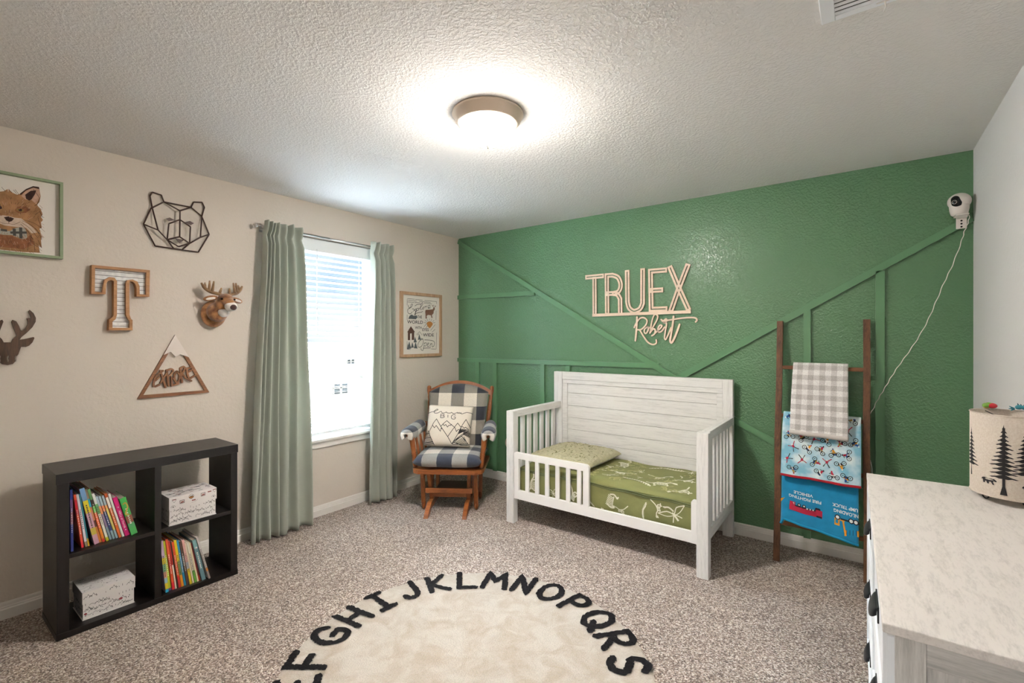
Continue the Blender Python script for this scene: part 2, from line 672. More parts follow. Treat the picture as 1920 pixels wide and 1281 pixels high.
baseboard('baseboard_left', (XL, YB, 0), (XL, YG, 0), (1, 0, 0))
baseboard('baseboard_front', (XL, YG, 0), (XR, YG, 0), (0, -1, 0))
baseboard('baseboard_right', (XR, YB, 0), (XR, YG, 0), (-1, 0, 0))
baseboard('baseboard_back', (XL, YB, 0), (-1.18, YB, 0), (0, 1, 0))

# ---- painted batten strips on the green wall: centre lines (x, z), width
TW, TT = 0.045, 0.021
TRIMS = [((-3.41, 2.406), (-1.09, 1.050), TW), ((-1.15, 1.071), (0.4954, 2.061), TW),
         ((-3.41, 1.820), (-2.44, 1.811), 0.042), ((-3.41, 1.166), (-1.27, 1.176), 0.038),
         ((-3.137, 1.15), (-3.137, 0.06), 0.044), ((-2.91, 1.15), (-2.91, 0.083), 0.046),
         ((-2.35, 1.15), (-2.35, 0.083), 0.044), ((-2.085, 1.15), (-2.085, 0.083), 0.042),
         ((-0.29, 1.575), (-0.29, 0.083), 0.040), ((0.086, 1.80), (0.086, 0.083), 0.044),
         ((-1.05, 0.975), (0.086, 0.395), 0.042)]
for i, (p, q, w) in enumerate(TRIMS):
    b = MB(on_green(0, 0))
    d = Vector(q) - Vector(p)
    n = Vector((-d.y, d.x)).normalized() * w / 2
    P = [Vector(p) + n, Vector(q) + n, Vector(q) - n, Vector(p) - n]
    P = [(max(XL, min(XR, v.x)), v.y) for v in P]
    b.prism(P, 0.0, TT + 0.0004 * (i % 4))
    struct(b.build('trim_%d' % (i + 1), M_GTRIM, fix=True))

# ---- window
M_VINYL = plain('white_vinyl', '#e9edf0', 0.35)
M_GLASS = bpy.data.materials.new('window_glass')
M_GLASS.use_nodes = True
t = M_GLASS.node_tree
t.nodes.clear()
go = t.nodes.new('ShaderNodeOutputMaterial'); gm = t.nodes.new('ShaderNodeMixShader')
gt = t.nodes.new('ShaderNodeBsdfTransparent'); gg = t.nodes.new('ShaderNodeBsdfGlossy'); gf = t.nodes.new('ShaderNodeFresnel')
gt.inputs[0].default_value = (0.9, 0.95, 0.95, 1); gg.inputs['Roughness'].default_value = 0.02; gf.inputs[0].default_value = 1.4
t.links.new(gf.outputs[0], gm.inputs[0]); t.links.new(gt.outputs[0], gm.inputs[1]); t.links.new(gg.outputs[0], gm.inputs[2]); t.links.new(gm.outputs[0], go.inputs[0])
win = bpy.data.objects.new('window_1', None); COL.objects.link(win); win.location = (XL, (WY0 + WY1) / 2, WZ0); struct(win)
IW = Matrix.Translation(-win.location)
gx = XL - 0.115


def rect_frame(b, x0, x1, y0, y1, z0, z1, w, bev=0.003):
    b.box((x0, y0, z0), (x1, y0 + w, z1), bev); b.box((x0, y1 - w, z0), (x1, y1, z1), bev)
    b.box((x0, y0 + w, z0), (x1, y1 - w, z0 + w), bev); b.box((x0, y0 + w, z1 - w), (x1, y1 - w, z1), bev)


b = MB(IW); rect_frame(b, gx - 0.03, gx + 0.03, WY0, WY1, WZ0, WZ1, 0.04); b.build('window_frame', M_VINYL, win)
ZM = 1.335
for nm, z0, z1, dx in (('lower_sash', WZ0 + 0.035, ZM + 0.02, 0.012), ('upper_sash', ZM - 0.02, WZ1 - 0.035, -0.014)):
    b = MB(IW); rect_frame(b, gx - 0.013 + dx, gx + 0.013 + dx, WY0 + 0.036, WY1 - 0.036, z0, z1, 0.042); s = b.build(nm, M_VINYL, win)
    b = MB(IW); b.faces([(gx + dx, WY0 + 0.07, z0 + 0.03), (gx + dx, WY1 - 0.07, z0 + 0.03), (gx + dx, WY1 - 0.07, z1 - 0.03), (gx + dx, WY0 + 0.07, z1 - 0.03)], [(0, 1, 2, 3)]); b.build('pane', M_GLASS, s)
b = MB(IW)
b.box((XL - 0.085, WY0 + 0.001, WZ0 - 0.02), (XL, WY1 - 0.001, WZ0 + 0.002), 0.0)
b.box((XL, WY0 - 0.06, WZ0 - 0.02), (XL + 0.032, WY1 + 0.06, WZ0 + 0.002), 0.005)
b.box((XL, WY0 - 0.045, WZ0 - 0.068), (XL + 0.014, WY1 + 0.045, WZ0 - 0.02), 0.003)
b.build('window_sill', M_WHITE, win)

# ---- venetian blind inside the recess
bl = thing('window_blind', 'white horizontal slat blind hanging open in the window recess', 'window blind', place(XL - 0.042, (WY0 + WY1) / 2, WZ1))
LB = WY1 - WY0 - 0.02
M_SLAT = plain('white_slat', '#f1f3f4', 0.45)
b = MB(); b.box((-0.028, -LB / 2, -0.055), (0.024, LB / 2, -0.003), 0.003); b.build('headrail', M_SLAT, bl)
b = MB(); b.box((0.026, -LB / 2 - 0.004, -0.10), (0.038, LB / 2 + 0.004, -0.003), 0.003); b.build('valance', M_SLAT, bl)
b = MB()
NS = 32
for i in range(NS):
    z = -0.105 - i * 0.0445
    R = Matrix.Rotation(radians(-8), 4, 'Y')
    b.box((-0.025, -LB / 2, z - 0.0014), (0.025, LB / 2, z + 0.0014), 0.0, R=R)
zb = -0.105 - NS * 0.0445
b.build('slats', M_SLAT, bl)
b = MB(); b.box((-0.026, -LB / 2, zb - 0.012), (0.026, LB / 2, zb + 0.012), 0.004); b.build('bottom_rail', M_SLAT, bl)
for yy in (-0.30, 0.30):
    b = MB()
    for dx in (-0.027, 0.027):
        b.tube([(dx, yy, -0.05), (dx, yy, zb)], 0.0008, 5)
    b.build('ladder_cord', M_SLAT, bl)
b = MB(); b.tube([(0.041, -0.13, -0.08), (0.042, -0.13, -0.75)], 0.003, 8); b.build('tilt_wand', M_SLAT, bl)

# ---- street outside, seen through the blind from an upper floor
M_SIDING = plain('pale_siding', '#b3afa7', 0.8, var=0.05, nscale=2)
M_ROOF = plain('roof_shingle', '#4e4b48', 0.9, var=0.12, nscale=8)
M_FENCE = plain('weathered_fence', '#a39c92', 0.9, var=0.25, nscale=6)
M_DARKPANE = plain('dark_pane', '#15191d', 0.2)
b = MB(); b.box((-90, -30, -3.3), (XL - 1.5, 90, -3.1)); g = b.build('ground', plain('dry_lawn', '#4a4740', 1.0, var=0.1, nscale=1)); g['kind'] = 'structure'


def house(name, label, x, y0, y1, z1, zr, depth, wins, M=None):
    h = thing(name, label, 'house', place(x, (y0 + y1) / 2, -3.1))
    w = (y1 - y0) / 2
    zz = z1 + 3.1
    b = MB(); b.box((-depth, -w, 0), (0, w, zz)); b.build('wall', M_SIDING, h)
    b = MB(); r = zr + 3.1
    vs = [(0.5, -w - 0.4, zz - 0.15), (0.5, w + 0.4, zz - 0.15), (-depth - 0.5, w + 0.4, zz - 0.15), (-depth - 0.5, -w - 0.4, zz - 0.15), (-depth / 2, -w * 0.45, r), (-depth / 2, w * 0.45, r)]
    b.faces(vs, [(0, 1, 5, 4), (1, 2, 5), (2, 3, 4, 5), (3, 0, 4), (3, 2, 1, 0)]); b.build('roof', M_ROOF, h)
    for (ya, yb_, za, zb_) in wins:
        b = MB(Matrix.Translation((0, -(y0 + y1) / 2, 3.1)))
        rect_frame(b, 0.0, 0.05, ya, yb_, za, zb_, 0.05); b.box((0, (ya + yb_) / 2 - 0.06, za), (0.05, (ya + yb_) / 2 + 0.06, zb_)); b.box((0, ya, (za + zb_) / 2 - 0.03), (0.05, yb_, (za + zb_) / 2 + 0.03))
        f = b.build('window', M_SIDING, h)
        b = MB(Matrix.Translation((0, -(y0 + y1) / 2, 3.1))); b.box((0.001, ya, za), (0.02, yb_, zb_)); b.build('pane', M_DARKPANE, f)
    return h


house('house', 'pale house behind the fence with one square window, seen through the lower blind', -22, 9.5, 15.6, -0.78, 0.25, 8, [(13.98, 14.86, -1.55, -0.84)])
house('house', 'distant pale house with a broad low roof, just above the nearer roofline', -42, 21.0, 36.0, -0.35, 0.85, 12, [(28.25, 29.15, -1.3, -0.66)])
f = thing('fence', 'weathered vertical board fence in front of the pale house', 'fence', place(-16, 9.2, -3.1))
b = MB()
for i in range(40):
    b.box((-0.01, -4 + i * 0.15, 0), (0.01, -4 + i * 0.15 + 0.125, 1.70 + 0.04 * random.random()))
b.build('boards', M_FENCE, f)
b = MB(); b.box((0.01, -4, 1.35), (0.05, 2, 1.44)); b.build('rail', M_FENCE, f)
# ================================================================ outlines measured on the walls (metres, thing-local)
SIGN_SLOT=[[(-0.4501,0.2954),(-0.3026,0.2958)],[(-0.377,0.2801),(-0.3756,-0.0224)],[(-0.2596,-0.0167),(-0.263,0.2952),(-0.2131,0.2949),(-0.1647,0.2731),(-0.1417,0.2252),(-0.143,0.1823),(-0.1647,0.1516),(-0.2078,0.143),(-0.2515,0.1437)],[(-0.2011,0.1408),(-0.168,0.1315),(-0.145,0.0964),(-0.143,-0.0205)],[(-0.0834,0.3124),(-0.0808,0.0688),(-0.0674,0.0196),(-0.0356,-0.0077),(-0.0072,-0.0087),(0.0271,0.0099),(0.0462,0.0509),(0.0469,0.3151)],[(0.2282,0.2992),(0.1109,0.3),(0.1163,-0.0012),(0.2311,-0.0009)],[(0.1218,0.1476),(0.1978,0.147)],[(0.2657,0.3143),(0.331,0.1519),(0.4004,-0.0073)],[(0.396,0.3178),(0.331,0.1519),(0.2732,-0.0123)]]
SIGN_BAR=[(-0.3967,-0.0326),(0.4207,-0.0305)]
SIGN_SCRIPT=[[(0.0003,-0.06),(-0.0035,-0.1453),(-0.0135,-0.2475)],[(-0.0229,-0.142),(-0.0072,-0.1091),(0.024,-0.0708),(0.0579,-0.0657),(0.0824,-0.0872),(0.0733,-0.1226),(0.0364,-0.1578),(0.0053,-0.1604)],[(0.024,-0.1636),(0.0549,-0.2146),(0.0885,-0.2591),(0.1278,-0.2778),(0.1565,-0.2676),(0.1565,-0.2412)],[(0.0855,-0.1406),(0.0641,-0.1551),(0.061,-0.1789),(0.0733,-0.1909),(0.0885,-0.1732),(0.0946,-0.1466),(0.0855,-0.1376),(0.1067,-0.1468)],[(0.1067,-0.1881),(0.1157,-0.1292),(0.1278,-0.0764),(0.1457,-0.0417),(0.1683,-0.0541),(0.1606,-0.089),(0.1338,-0.1354),(0.1097,-0.1763)],[(0.1097,-0.1823),(0.1338,-0.156),(0.1487,-0.165),(0.1428,-0.1943),(0.1218,-0.2089)],[(0.1428,-0.1943),(0.1666,-0.171),(0.1872,-0.1537),(0.2019,-0.1335),(0.1861,-0.1275),(0.1707,-0.1535),(0.1754,-0.1799),(0.199,-0.1742),(0.2224,-0.1426)],[(0.1961,-0.084),(0.2136,-0.0931),(0.234,-0.0791),(0.2398,-0.0937),(0.2166,-0.1077),(0.2369,-0.1139),(0.2282,-0.1774),(0.2224,-0.2237),(0.2311,-0.2382),(0.2485,-0.2064),(0.2715,-0.149)],[(0.2915,-0.0622),(0.2858,-0.1148),(0.2732,-0.195),(0.2657,-0.2468),(0.2772,-0.2629),(0.2971,-0.2295),(0.3198,-0.1725),(0.3366,-0.1243)],[(0.2049,-0.097),(0.2629,-0.0885),(0.3478,-0.0774),(0.4141,-0.0735),(0.4521,-0.0779),(0.4639,-0.0932),(0.4548,-0.1069)]]
T_OUT=[(-0.166,0.161),(0.0954,0.1625),(0.093,0.0051),(0.032,0.0033),(0.032,0.0521),(0.0248,0.0767),(0.0132,0.0871),(0.0002,0.0869),(-0.0018,0.0545),(-0.0006,-0.1047),(0.006,-0.1278),(0.0132,-0.1347),(0.0132,-0.1941),(-0.0931,-0.1938),(-0.0918,-0.1346),(-0.0768,-0.1218),(-0.0713,-0.1076),(-0.0713,0.0817),(-0.0823,0.0859),(-0.0985,0.0773),(-0.1053,0.0576),(-0.1066,0.0054),(-0.1673,0.0025)]
T_IN=[(-0.1517,0.1457),(0.0785,0.147),(0.0773,0.0164),(0.0467,0.017),(0.0458,0.0642),(0.0364,0.0887),(0.0132,0.099),(-0.0112,0.093),(-0.0183,0.0727),(-0.0177,-0.1054),(-0.0098,-0.1265),(0.0002,-0.1405),(-0.0012,-0.1799),(-0.0773,-0.1806),(-0.0773,-0.1463),(-0.063,-0.1319),(-0.0575,-0.107),(-0.057,0.0831),(-0.0686,0.1013),(-0.0904,0.1025),(-0.112,0.0847),(-0.1221,0.0146),(-0.153,0.0156)]
MT_OUT=[(0.0023,0.1311),(-0.1868,-0.2462),(0.1911,-0.2406)]
MT_IN=[(0.0032,0.0897),(-0.159,-0.2257),(0.1625,-0.2248)]
MT_SNOW=[(-0.0003,0.1321),(-0.059,0.0095),(-0.0231,0.0274),(0.0012,-0.0036),(0.0259,0.0119),(0.0747,-0.0096)]
MT_TXT=[[(-0.0614,-0.0864),(-0.0878,-0.1095),(-0.1009,-0.1227),(-0.1081,-0.1779),(-0.079,-0.1698)],[(-0.0994,-0.1437),(-0.079,-0.1206)],[(-0.0746,-0.0857),(-0.0614,-0.1359),(-0.0495,-0.188)],[(-0.0435,-0.1052),(-0.0614,-0.1359),(-0.0732,-0.1597)],[(-0.042,-0.084),(-0.033,-0.1805)],[(-0.0435,-0.0874),(-0.0195,-0.078),(-0.0088,-0.0911),(-0.0225,-0.1136),(-0.0375,-0.1233)],[(-0.0195,-0.1245),(-0.0149,-0.1802),(0.0173,-0.1701)],[(0.0111,-0.094),(-0.0027,-0.1148),(0.0003,-0.1473),(0.0111,-0.1643),(0.0219,-0.1488),(0.025,-0.1165),(0.0111,-0.094)],[(0.0297,-0.077),(0.0375,-0.1644)],[(0.0297,-0.0752),(0.0469,-0.0669),(0.0516,-0.0817),(0.0375,-0.1118)],[(0.039,-0.1119),(0.0579,-0.1386),(0.0882,-0.159)],[(0.0627,-0.0786),(0.069,-0.1229),(0.077,-0.1454)],[(0.0611,-0.0804),(0.0898,-0.0727)],[(0.069,-0.1028),(0.0882,-0.091)],[(0.077,-0.1454),(0.1108,-0.1255)]]
BEAR_P={'a':(-0.162,0.2343,0.012),'b':(-0.0964,0.2889,0.012),'c':(0.0473,0.2881,0.012),'d':(0.1077,0.2437,0.012),'e':(0.1497,0.1351,0.012),'f':(0.0879,0.0106,0.012),'g':(-0.1404,0.0136,0.012),'h':(-0.1974,0.1336,0.012),'i':(-0.1554,0.2389,0.014),'j':(-0.1663,0.3079,0.012),'k':(-0.1548,0.3334,0.012),'l':(-0.1097,0.327,0.012),'n':(-0.1346,0.1067,0.042),'o':(0.0618,0.3247,0.012),'p':(0.1094,0.3339,0.012),'q':(0.1227,0.305,0.012),'r':(0.0894,0.1022,0.04),'s':(-0.0219,0.2464,0.04),'t':(-0.0222,0.1912,0.041),'u':(-0.0251,0.0853,0.045),'v':(-0.0855,0.0591,0.03),'w':(-0.0467,0.0141,0.012),'x':(0.0331,0.0554,0.03),'y':(-0.0003,0.014,0.012),'z':(-0.0805,0.1554,0.043),'A':(-0.0264,0.0259,0.03),'B':(0.0341,0.1582,0.041)}
BEAR_L=['habcdefgh','ijklb','in','copqd','dr','bsc','stu','hnvw','erxy','tzvAxBt','vux']
BEAR_E=[[(-0.0954,0.1832),(-0.0745,0.1945),(-0.0473,0.183),(-0.079,0.1717)],[(0.0052,0.182),(0.032,0.1946),(0.0544,0.1845),(0.0368,0.17)]]
BEAR_N=[(-0.046,0.0731),(0.0024,0.0716),(-0.0231,0.0476)]
DB=[(-0.0026,-0.0301),(0.0104,-0.0301),(0.016,-0.014),(0.0291,0.0023),(0.0216,0.032),(0.0113,0.0724),(0.015,0.0819),(0.0272,0.0755),(0.0366,0.054),(0.0423,0.0324),(0.048,0.027),(0.0595,0.0408),(0.0681,0.0602),(0.0681,0.0767),(0.0643,0.0904),(0.073,0.0929),(0.0798,0.0931),(0.071,0.1264),(0.0749,0.1348),(0.0886,0.1189),(0.0974,0.0943),(0.0964,0.0748),(0.0847,0.0468),(0.0652,0.019),(0.0461,-0.0031),(0.0395,-0.0167),(0.0556,-0.014),(0.0886,-0.0035),(0.0921,-0.0085),(0.0847,-0.0306),(0.073,-0.0471),(0.0614,-0.0538),(0.0442,-0.0536),(0.0404,-0.0685),(0.0347,-0.0901),(0.0272,-0.1035),(0.0244,-0.1251),(0.016,-0.1383),(-0.0026,-0.1428)]
DB_H=[(-0.0007,-0.0945),(-0.0007,-0.1187),(-0.0218,-0.1033),(0.0216,-0.1047)]
FX_FR=[(0.1974,0.206),(0.1974,-0.1971),(0.1867,0.1865),(0.1867,-0.1799)]
FX={'fur':[(-0.0593,0.0948),(-0.0437,0.1142),(-0.0226,0.1254),(-0.012,0.1106),(0.0015,0.1218),(0.015,0.1075),(0.0301,0.1013),(0.0398,0.1077),(0.0621,0.1373),(0.0876,0.158),(0.1092,0.1595),(0.1151,0.114),(0.1107,0.0844),(0.102,0.0661),(0.1165,0.0449),(0.1224,0.0217),(0.1165,0.0082),(0.1238,-0.0067),(0.1165,-0.0204),(0.1194,-0.0485),(0.1107,-0.0542),(0.1194,-0.0935),(0.1165,-0.1144),(0.1194,-0.1508),(0.1078,-0.1403),(0.1121,-0.1784),(0.0537,-0.183),(-0.0279,-0.1834),(-0.0696,-0.1801),(-0.0722,-0.0502)],'ear':[(0.0453,0.0991),(0.0621,0.1293),(0.0876,0.1519),(0.1092,0.1493),(0.1136,0.1137),(0.0991,0.0695),(0.0819,0.0858),(0.0593,0.0845)],'eardark':[(0.0621,0.0891),(0.0593,0.1085),(0.0791,0.1335),(0.0991,0.1406),(0.0934,0.1169),(0.0819,0.0898),(0.0734,0.0818)],'eartip':[(0.0398,0.1077),(0.0621,0.1381),(0.0876,0.1592),(0.1092,0.1603),(0.1107,0.1497),(0.0876,0.1519),(0.0621,0.1301),(0.0439,0.1027)],'muzzle':[(-0.0384,-0.0202),(-0.0173,-0.0119),(0.0015,-0.0118),(0.0205,-0.0158),(0.0453,-0.0146),(0.0621,-0.0313),(0.0876,-0.0545),(0.102,-0.0762),(0.0819,-0.0839),(0.0621,-0.0593),(0.0205,-0.0613),(-0.012,-0.0616),(-0.0384,-0.0512)],'chest':[(-0.0541,-0.1083),(-0.012,-0.1086),(0.0123,-0.1082),(0.037,-0.1198),(0.0621,-0.1155),(0.0762,-0.093),(0.0876,-0.1071),(0.0905,-0.139),(0.0537,-0.169),(-0.0279,-0.1697)],'mask':[(0.0219,0.0201),(0.0287,0.0375),(0.0425,0.0466),(0.0621,0.049),(0.0791,0.0367),(0.0621,0.0169),(0.0342,0.0109)],'eye':[(0.026,0.025),(0.0329,0.0337),(0.0453,0.0352),(0.0565,0.0277),(0.0495,0.0174),(0.0342,0.0169)],'pupil':[(0.0348,0.0269),(0.0384,0.0325),(0.0453,0.0332),(0.0487,0.028),(0.0453,0.0205),(0.0384,0.0206)],'nose':[(-0.0146,-0.0211),(0.0015,-0.0138),(0.0205,-0.0205),(0.0123,-0.0352),(0.0028,-0.0411),(-0.0066,-0.0351)],'bowtie':[(-0.0279,-0.0764),(-0.012,-0.089),(0.0069,-0.0855),(0.026,-0.0662),(0.0453,-0.0585),(0.0593,-0.0639),(0.0663,-0.0947),(0.0649,-0.111),(0.0509,-0.1194),(0.0315,-0.1128),(0.0123,-0.1043),(-0.012,-0.1086),(-0.0279,-0.1075)],'eyeL':[(-0.0437,0.0251),(-0.0332,0.0333),(-0.0226,0.0299),(-0.02,0.0207),(-0.0306,0.0126),(-0.0411,0.0141)]}
FX_BT=[[(0.0069,-0.0934),(0.0649,-0.0829)],[(0.0205,-0.0712),(0.0219,-0.1065)],[(0.0431,-0.0609),(0.0439,-0.1166)],[(-0.0253,-0.0856),(-0.0039,-0.0856)]]
FX_WH=[[(0.0481,-0.026),(0.0819,-0.0435),(0.1107,-0.0787)],[(0.0453,-0.0346),(0.0762,-0.0607),(0.1049,-0.1042)],[(0.0425,-0.0431),(0.0677,-0.0744),(0.0876,-0.1152)],[(0.0537,-0.0209),(0.0905,-0.0297),(0.1165,-0.0491)],[(0.0028,-0.0411),(0.0028,-0.0489),(0.0205,-0.0494),(0.0425,-0.0331)],[(0.0028,-0.0489),(-0.0146,-0.0523),(-0.0279,-0.0472)],[(-0.0226,0.1254),(-0.0093,0.1073)],[(0.0015,0.1218),(0.0123,0.1049)],[(0.0178,0.122),(0.0301,0.1033)],[(0.0232,0.1254),(0.037,0.103)],[(0.1107,0.0355),(0.1224,0.0053)],[(0.1049,0.0017),(0.1165,-0.0491)],[(0.102,-0.064),(0.1194,-0.1099)],[(0.1049,-0.1123),(0.118,-0.151)],[(0.0706,-0.1342),(0.0677,-0.1749)],[(0.0905,-0.1228),(0.0934,-0.1751)],[(0.0819,-0.092),(0.0762,-0.1413)],[(0.0876,0.1438),(0.1107,0.1007),(0.102,0.0682)]]
PO_FR=[(-0.2619,0.3087),(0.2755,0.3057),(0.2596,-0.3186),(-0.2619,-0.2959),(-0.2087,0.2853),(0.2484,0.2869),(0.2363,-0.2878),(-0.2087,-0.2544)]
PO_ST=[[(-0.1659,0.1801),(-0.1579,0.1588),(-0.1295,0.1634),(-0.1132,0.1894),(-0.1295,0.1916),(-0.1417,0.1565),(-0.1699,0.1426),(-0.1699,0.1115),(-0.1417,0.1002),(-0.1173,0.1201)],[(-0.1173,0.1484),(-0.0968,0.1462),(-0.072,0.1222)],[(-0.0678,0.154),(-0.105,0.127)],[(-0.072,0.1475),(-0.0636,0.1352),(-0.0885,0.0899),(-0.0636,0.1479),(-0.0385,0.1587),(-0.0427,0.1394),(-0.0636,0.1321)],[(-0.0343,0.1494),(0.0124,0.1967),(0.0081,0.2157),(-0.0089,0.1891),(-0.0132,0.1504),(-0.0004,0.1479)],[(0.0167,0.168),(0.0081,0.1547),(0.0253,0.1556),(0.0339,0.1721),(0.0167,0.1712)],[(0.0382,0.1756),(0.0512,0.1828),(0.0555,0.1636)],[(0.0555,0.1798),(0.073,0.1872)],[(0.0818,0.1682),(0.1082,0.1794),(0.1082,0.1957),(0.0861,0.188),(0.0861,0.1652),(0.1171,0.17)],[(-0.0885,0.0899),(-0.0553,0.1134),(-0.0047,0.122),(0.0124,0.1324)],[(-0.0844,0.1784),(-0.0553,0.1928),(-0.0047,0.1989)],[(0.0124,-0.1374),(-0.0216,-0.1502),(-0.0469,-0.1882),(-0.0385,-0.2138),(-0.0047,-0.2079),(0.021,-0.1696),(0.0167,-0.1374),(-0.0047,-0.131),(-0.0132,-0.1502)],[(0.0339,-0.1729),(0.021,-0.2404),(-0.0047,-0.2399),(-0.0089,-0.2238)],[(0.0339,-0.1761),(0.0599,-0.1731),(0.0555,-0.2022),(0.0296,-0.2019)],[(0.073,-0.1927),(0.0949,-0.1831),(0.0861,-0.1733),(0.073,-0.1862),(0.0774,-0.209),(0.0994,-0.2028)],[(0.1126,-0.2127),(0.1171,-0.1801)],[(0.1171,-0.1899),(0.1349,-0.1802),(0.1394,-0.2131),(0.1618,-0.2035)],[(0.0382,-0.1439),(0.1349,-0.1507),(0.1709,-0.1706),(0.1618,-0.2035)],[(0.021,-0.2243),(0.1171,-0.2226)]]
PO_BD=[[(-0.1779,0.2415),(-0.0885,0.2413)],[(-0.0803,0.2406),(0.0124,0.2385)],[(0.0382,0.2382),(0.1982,0.2373)],[(0.1982,0.2373),(0.1982,0.2141)],[(-0.1699,0.2265),(-0.0636,0.2252)],[(-0.0301,0.2261),(0.1171,0.2224)],[(-0.1739,0.2107),(-0.0968,0.2093)],[(-0.0885,0.2098),(-0.0132,0.2112)],[(0.0296,0.2119),(0.1349,0.2104)],[(-0.1779,0.2353),(-0.1795,0.1793)],[(-0.1795,0.0924),(-0.1795,0.0428)],[(0.2,-0.0712),(0.1936,-0.2371)],[(-0.1803,-0.1558),(-0.1803,-0.2303)],[(-0.1779,-0.2304),(-0.1377,-0.2342)],[(0.126,-0.2326),(0.189,-0.237)],[(0.1936,0.1475),(0.1909,0.0546)]]
PO_DEER=[(0.0512,0.1472),(0.1171,0.1537),(0.1483,0.1585),(0.1573,0.1787),(0.1709,0.1762),(0.1754,0.1599),(0.16,0.1393),(0.1573,0.1194),(0.1349,0.0988),(0.1439,0.0728),(0.1304,0.0724),(0.1215,0.0982),(0.0818,0.0999),(0.0643,0.0895),(0.0686,0.0637),(0.0512,0.0631),(0.0512,0.0954),(0.0469,0.1276)]
PO_ANT=[[(0.1618,0.1757),(0.1439,0.1912),(0.1367,0.2006)],[(0.1483,0.1901),(0.1618,0.2021)],[(0.1709,0.1742),(0.1818,0.19),(0.1909,0.1951)],[(0.1772,0.1851),(0.1709,0.196)]]
PO_SUN=[(0.0643,0.0181),(0.0818,0.0316),(0.1082,0.0376),(0.1349,0.0298),(0.1483,0.0138),(0.1349,-0.0063),(0.1064,-0.0317),(0.0774,-0.0108)]
PO_RAY=[[(0.0643,0.0344),(0.0425,0.0466)],[(0.0818,0.0433),(0.0686,0.0572)],[(0.1038,0.0486),(0.1038,0.0649)],[(0.126,0.0447),(0.1349,0.0607)],[(0.1456,0.0347),(0.1636,0.0504)],[(0.0555,0.0212),(0.0296,0.0269)],[(0.1528,0.0238),(0.1799,0.0291)],[(0.0296,-0.0182),(0.0643,0.0117)],[(0.0555,-0.0274),(0.0818,-0.0009)],[(0.1171,-0.0525),(0.1799,0.0079)],[(0.1349,-0.0686),(0.1799,-0.0384)]]
PO_MTN=[(-0.1659,0.0526),(-0.1498,0.0812),(-0.1255,0.0959),(-0.0968,0.0832),(-0.0636,0.0909),(-0.0511,0.0723),(-0.072,0.0525),(-0.1295,0.0538)]
PO_CAB=[(-0.1779,-0.072),(-0.1336,-0.0152),(-0.0844,-0.0679),(-0.0927,-0.0711),(-0.0943,-0.1436),(-0.1699,-0.1466),(-0.1699,-0.0719)]
PO_DOOR=[(-0.1441,-0.0842),(-0.123,-0.0821),(-0.123,-0.1448),(-0.1441,-0.1448)]
PO_TREES=[[(-0.0301,-0.0864),(-0.0469,-0.1437),(-0.0089,-0.1406)],[(-0.0844,-0.1121),(-0.1009,-0.1688),(-0.0595,-0.1659)],[(-0.0761,-0.1626),(-0.0968,-0.2224),(-0.0511,-0.2263)],[(-0.1538,-0.156),(-0.1779,-0.2304),(-0.1295,-0.225)],[(-0.1173,-0.1624),(-0.1336,-0.2186),(-0.0968,-0.2161)],[(-0.1699,-0.1745),(-0.1795,-0.2303),(-0.1579,-0.2307)]]
PO_TREEL=[[(-0.0636,-0.093),(-0.0259,-0.064),(0.0081,-0.0989)],[(-0.0553,-0.0993),(-0.0301,-0.0832)]]
PO_TXT=[('THE',(-0.0536,0.0627),(0.0038,0.0647),(-0.0536,0.0913)),('WORLD',(-0.1779,0.0106),(0.0167,0.0053),(-0.1779,0.0416)),('WITH',(-0.0819,-0.0394),(-0.0004,-0.0573),(-0.0786,-0.014)),('EYES',(0.0107,-0.0591),(0.0923,-0.071),(0.0124,-0.0295)),('WIDE',(0.0167,-0.1104),(0.1618,-0.1231),(0.0193,-0.0795))]
# ================================================================ left wall decorations
M_BROWNWOOD = wood('stained_wood', '#5e3a20', '#a5714a', 'x', 0.55, 9, 8)
M_TANWOOD = wood('tan_wood', '#8f6238', '#bd8d5c', 'x', 0.55, 8, 10)
M_DKWOOD = wood('dark_stained_wood', '#33241a', '#694c36', 'y', 0.6, 9, 12)
M_DKIRON = plain('dark_bronze_wire', '#453029', 0.5, metal=0.1)
M_BLACK = plain('black_ink', '#1d1b1c', 0.8)
M_PAPER = plain('warm_paper', '#e6dfd6', 0.8)

# ---- fox picture
fx = thing('framed_picture', 'square picture of a fox in a bow tie in a thin pale green frame', 'framed picture', on_left(0.375, 2.01))
M_SAGE = plain('sage_frame_paint', '#8b9c79', 0.5, var=0.05)
O = FX_FR
b = MB(); w, h_ = 0.1965, 0.2015
b.ring([(-w, h_), (w, h_), (w, -h_), (-w, -h_)], [(-w + .012, h_ - .012), (w - .012, h_ - .012), (w - .012, -h_ + .012), (-w + .012, -h_ + .012)], 0.0, 0.035)
b.build('frame', M_SAGE, fx)
M_FUR = plain('fox_orange', '#a37850', 0.9, var=0.3, nscale=25)
M_FURL = plain('fox_cheek', '#cbb6a4', 0.9, var=0.15, nscale=40)
M_FURD = plain('fox_dark', '#3c2720', 0.9, var=0.2, nscale=60)
M_FURM = plain('fox_brown', '#8c5a3c', 0.9, var=0.3, nscale=40)
M_PINK = plain('fox_ear_pink', '#c39d86', 0.9, var=0.2, nscale=60)
M_TIE = plain('tie_grey', '#a6a296', 0.9)
M_TIED = plain('tie_dark', '#4d4b46', 0.9)
M_EYE = plain('eye_gold', '#8a6a33', 0.5)
b = MB()
b.box((-w + .010, -h_ + .010, 0.001), (w - .010, h_ - .010, 0.008), mi=0)
CL = lambda P: [(max(-w + .0125, min(w - .0125, p[0])), max(-h_ + .0125, min(h_ - .0125, p[1]))) for p in P]
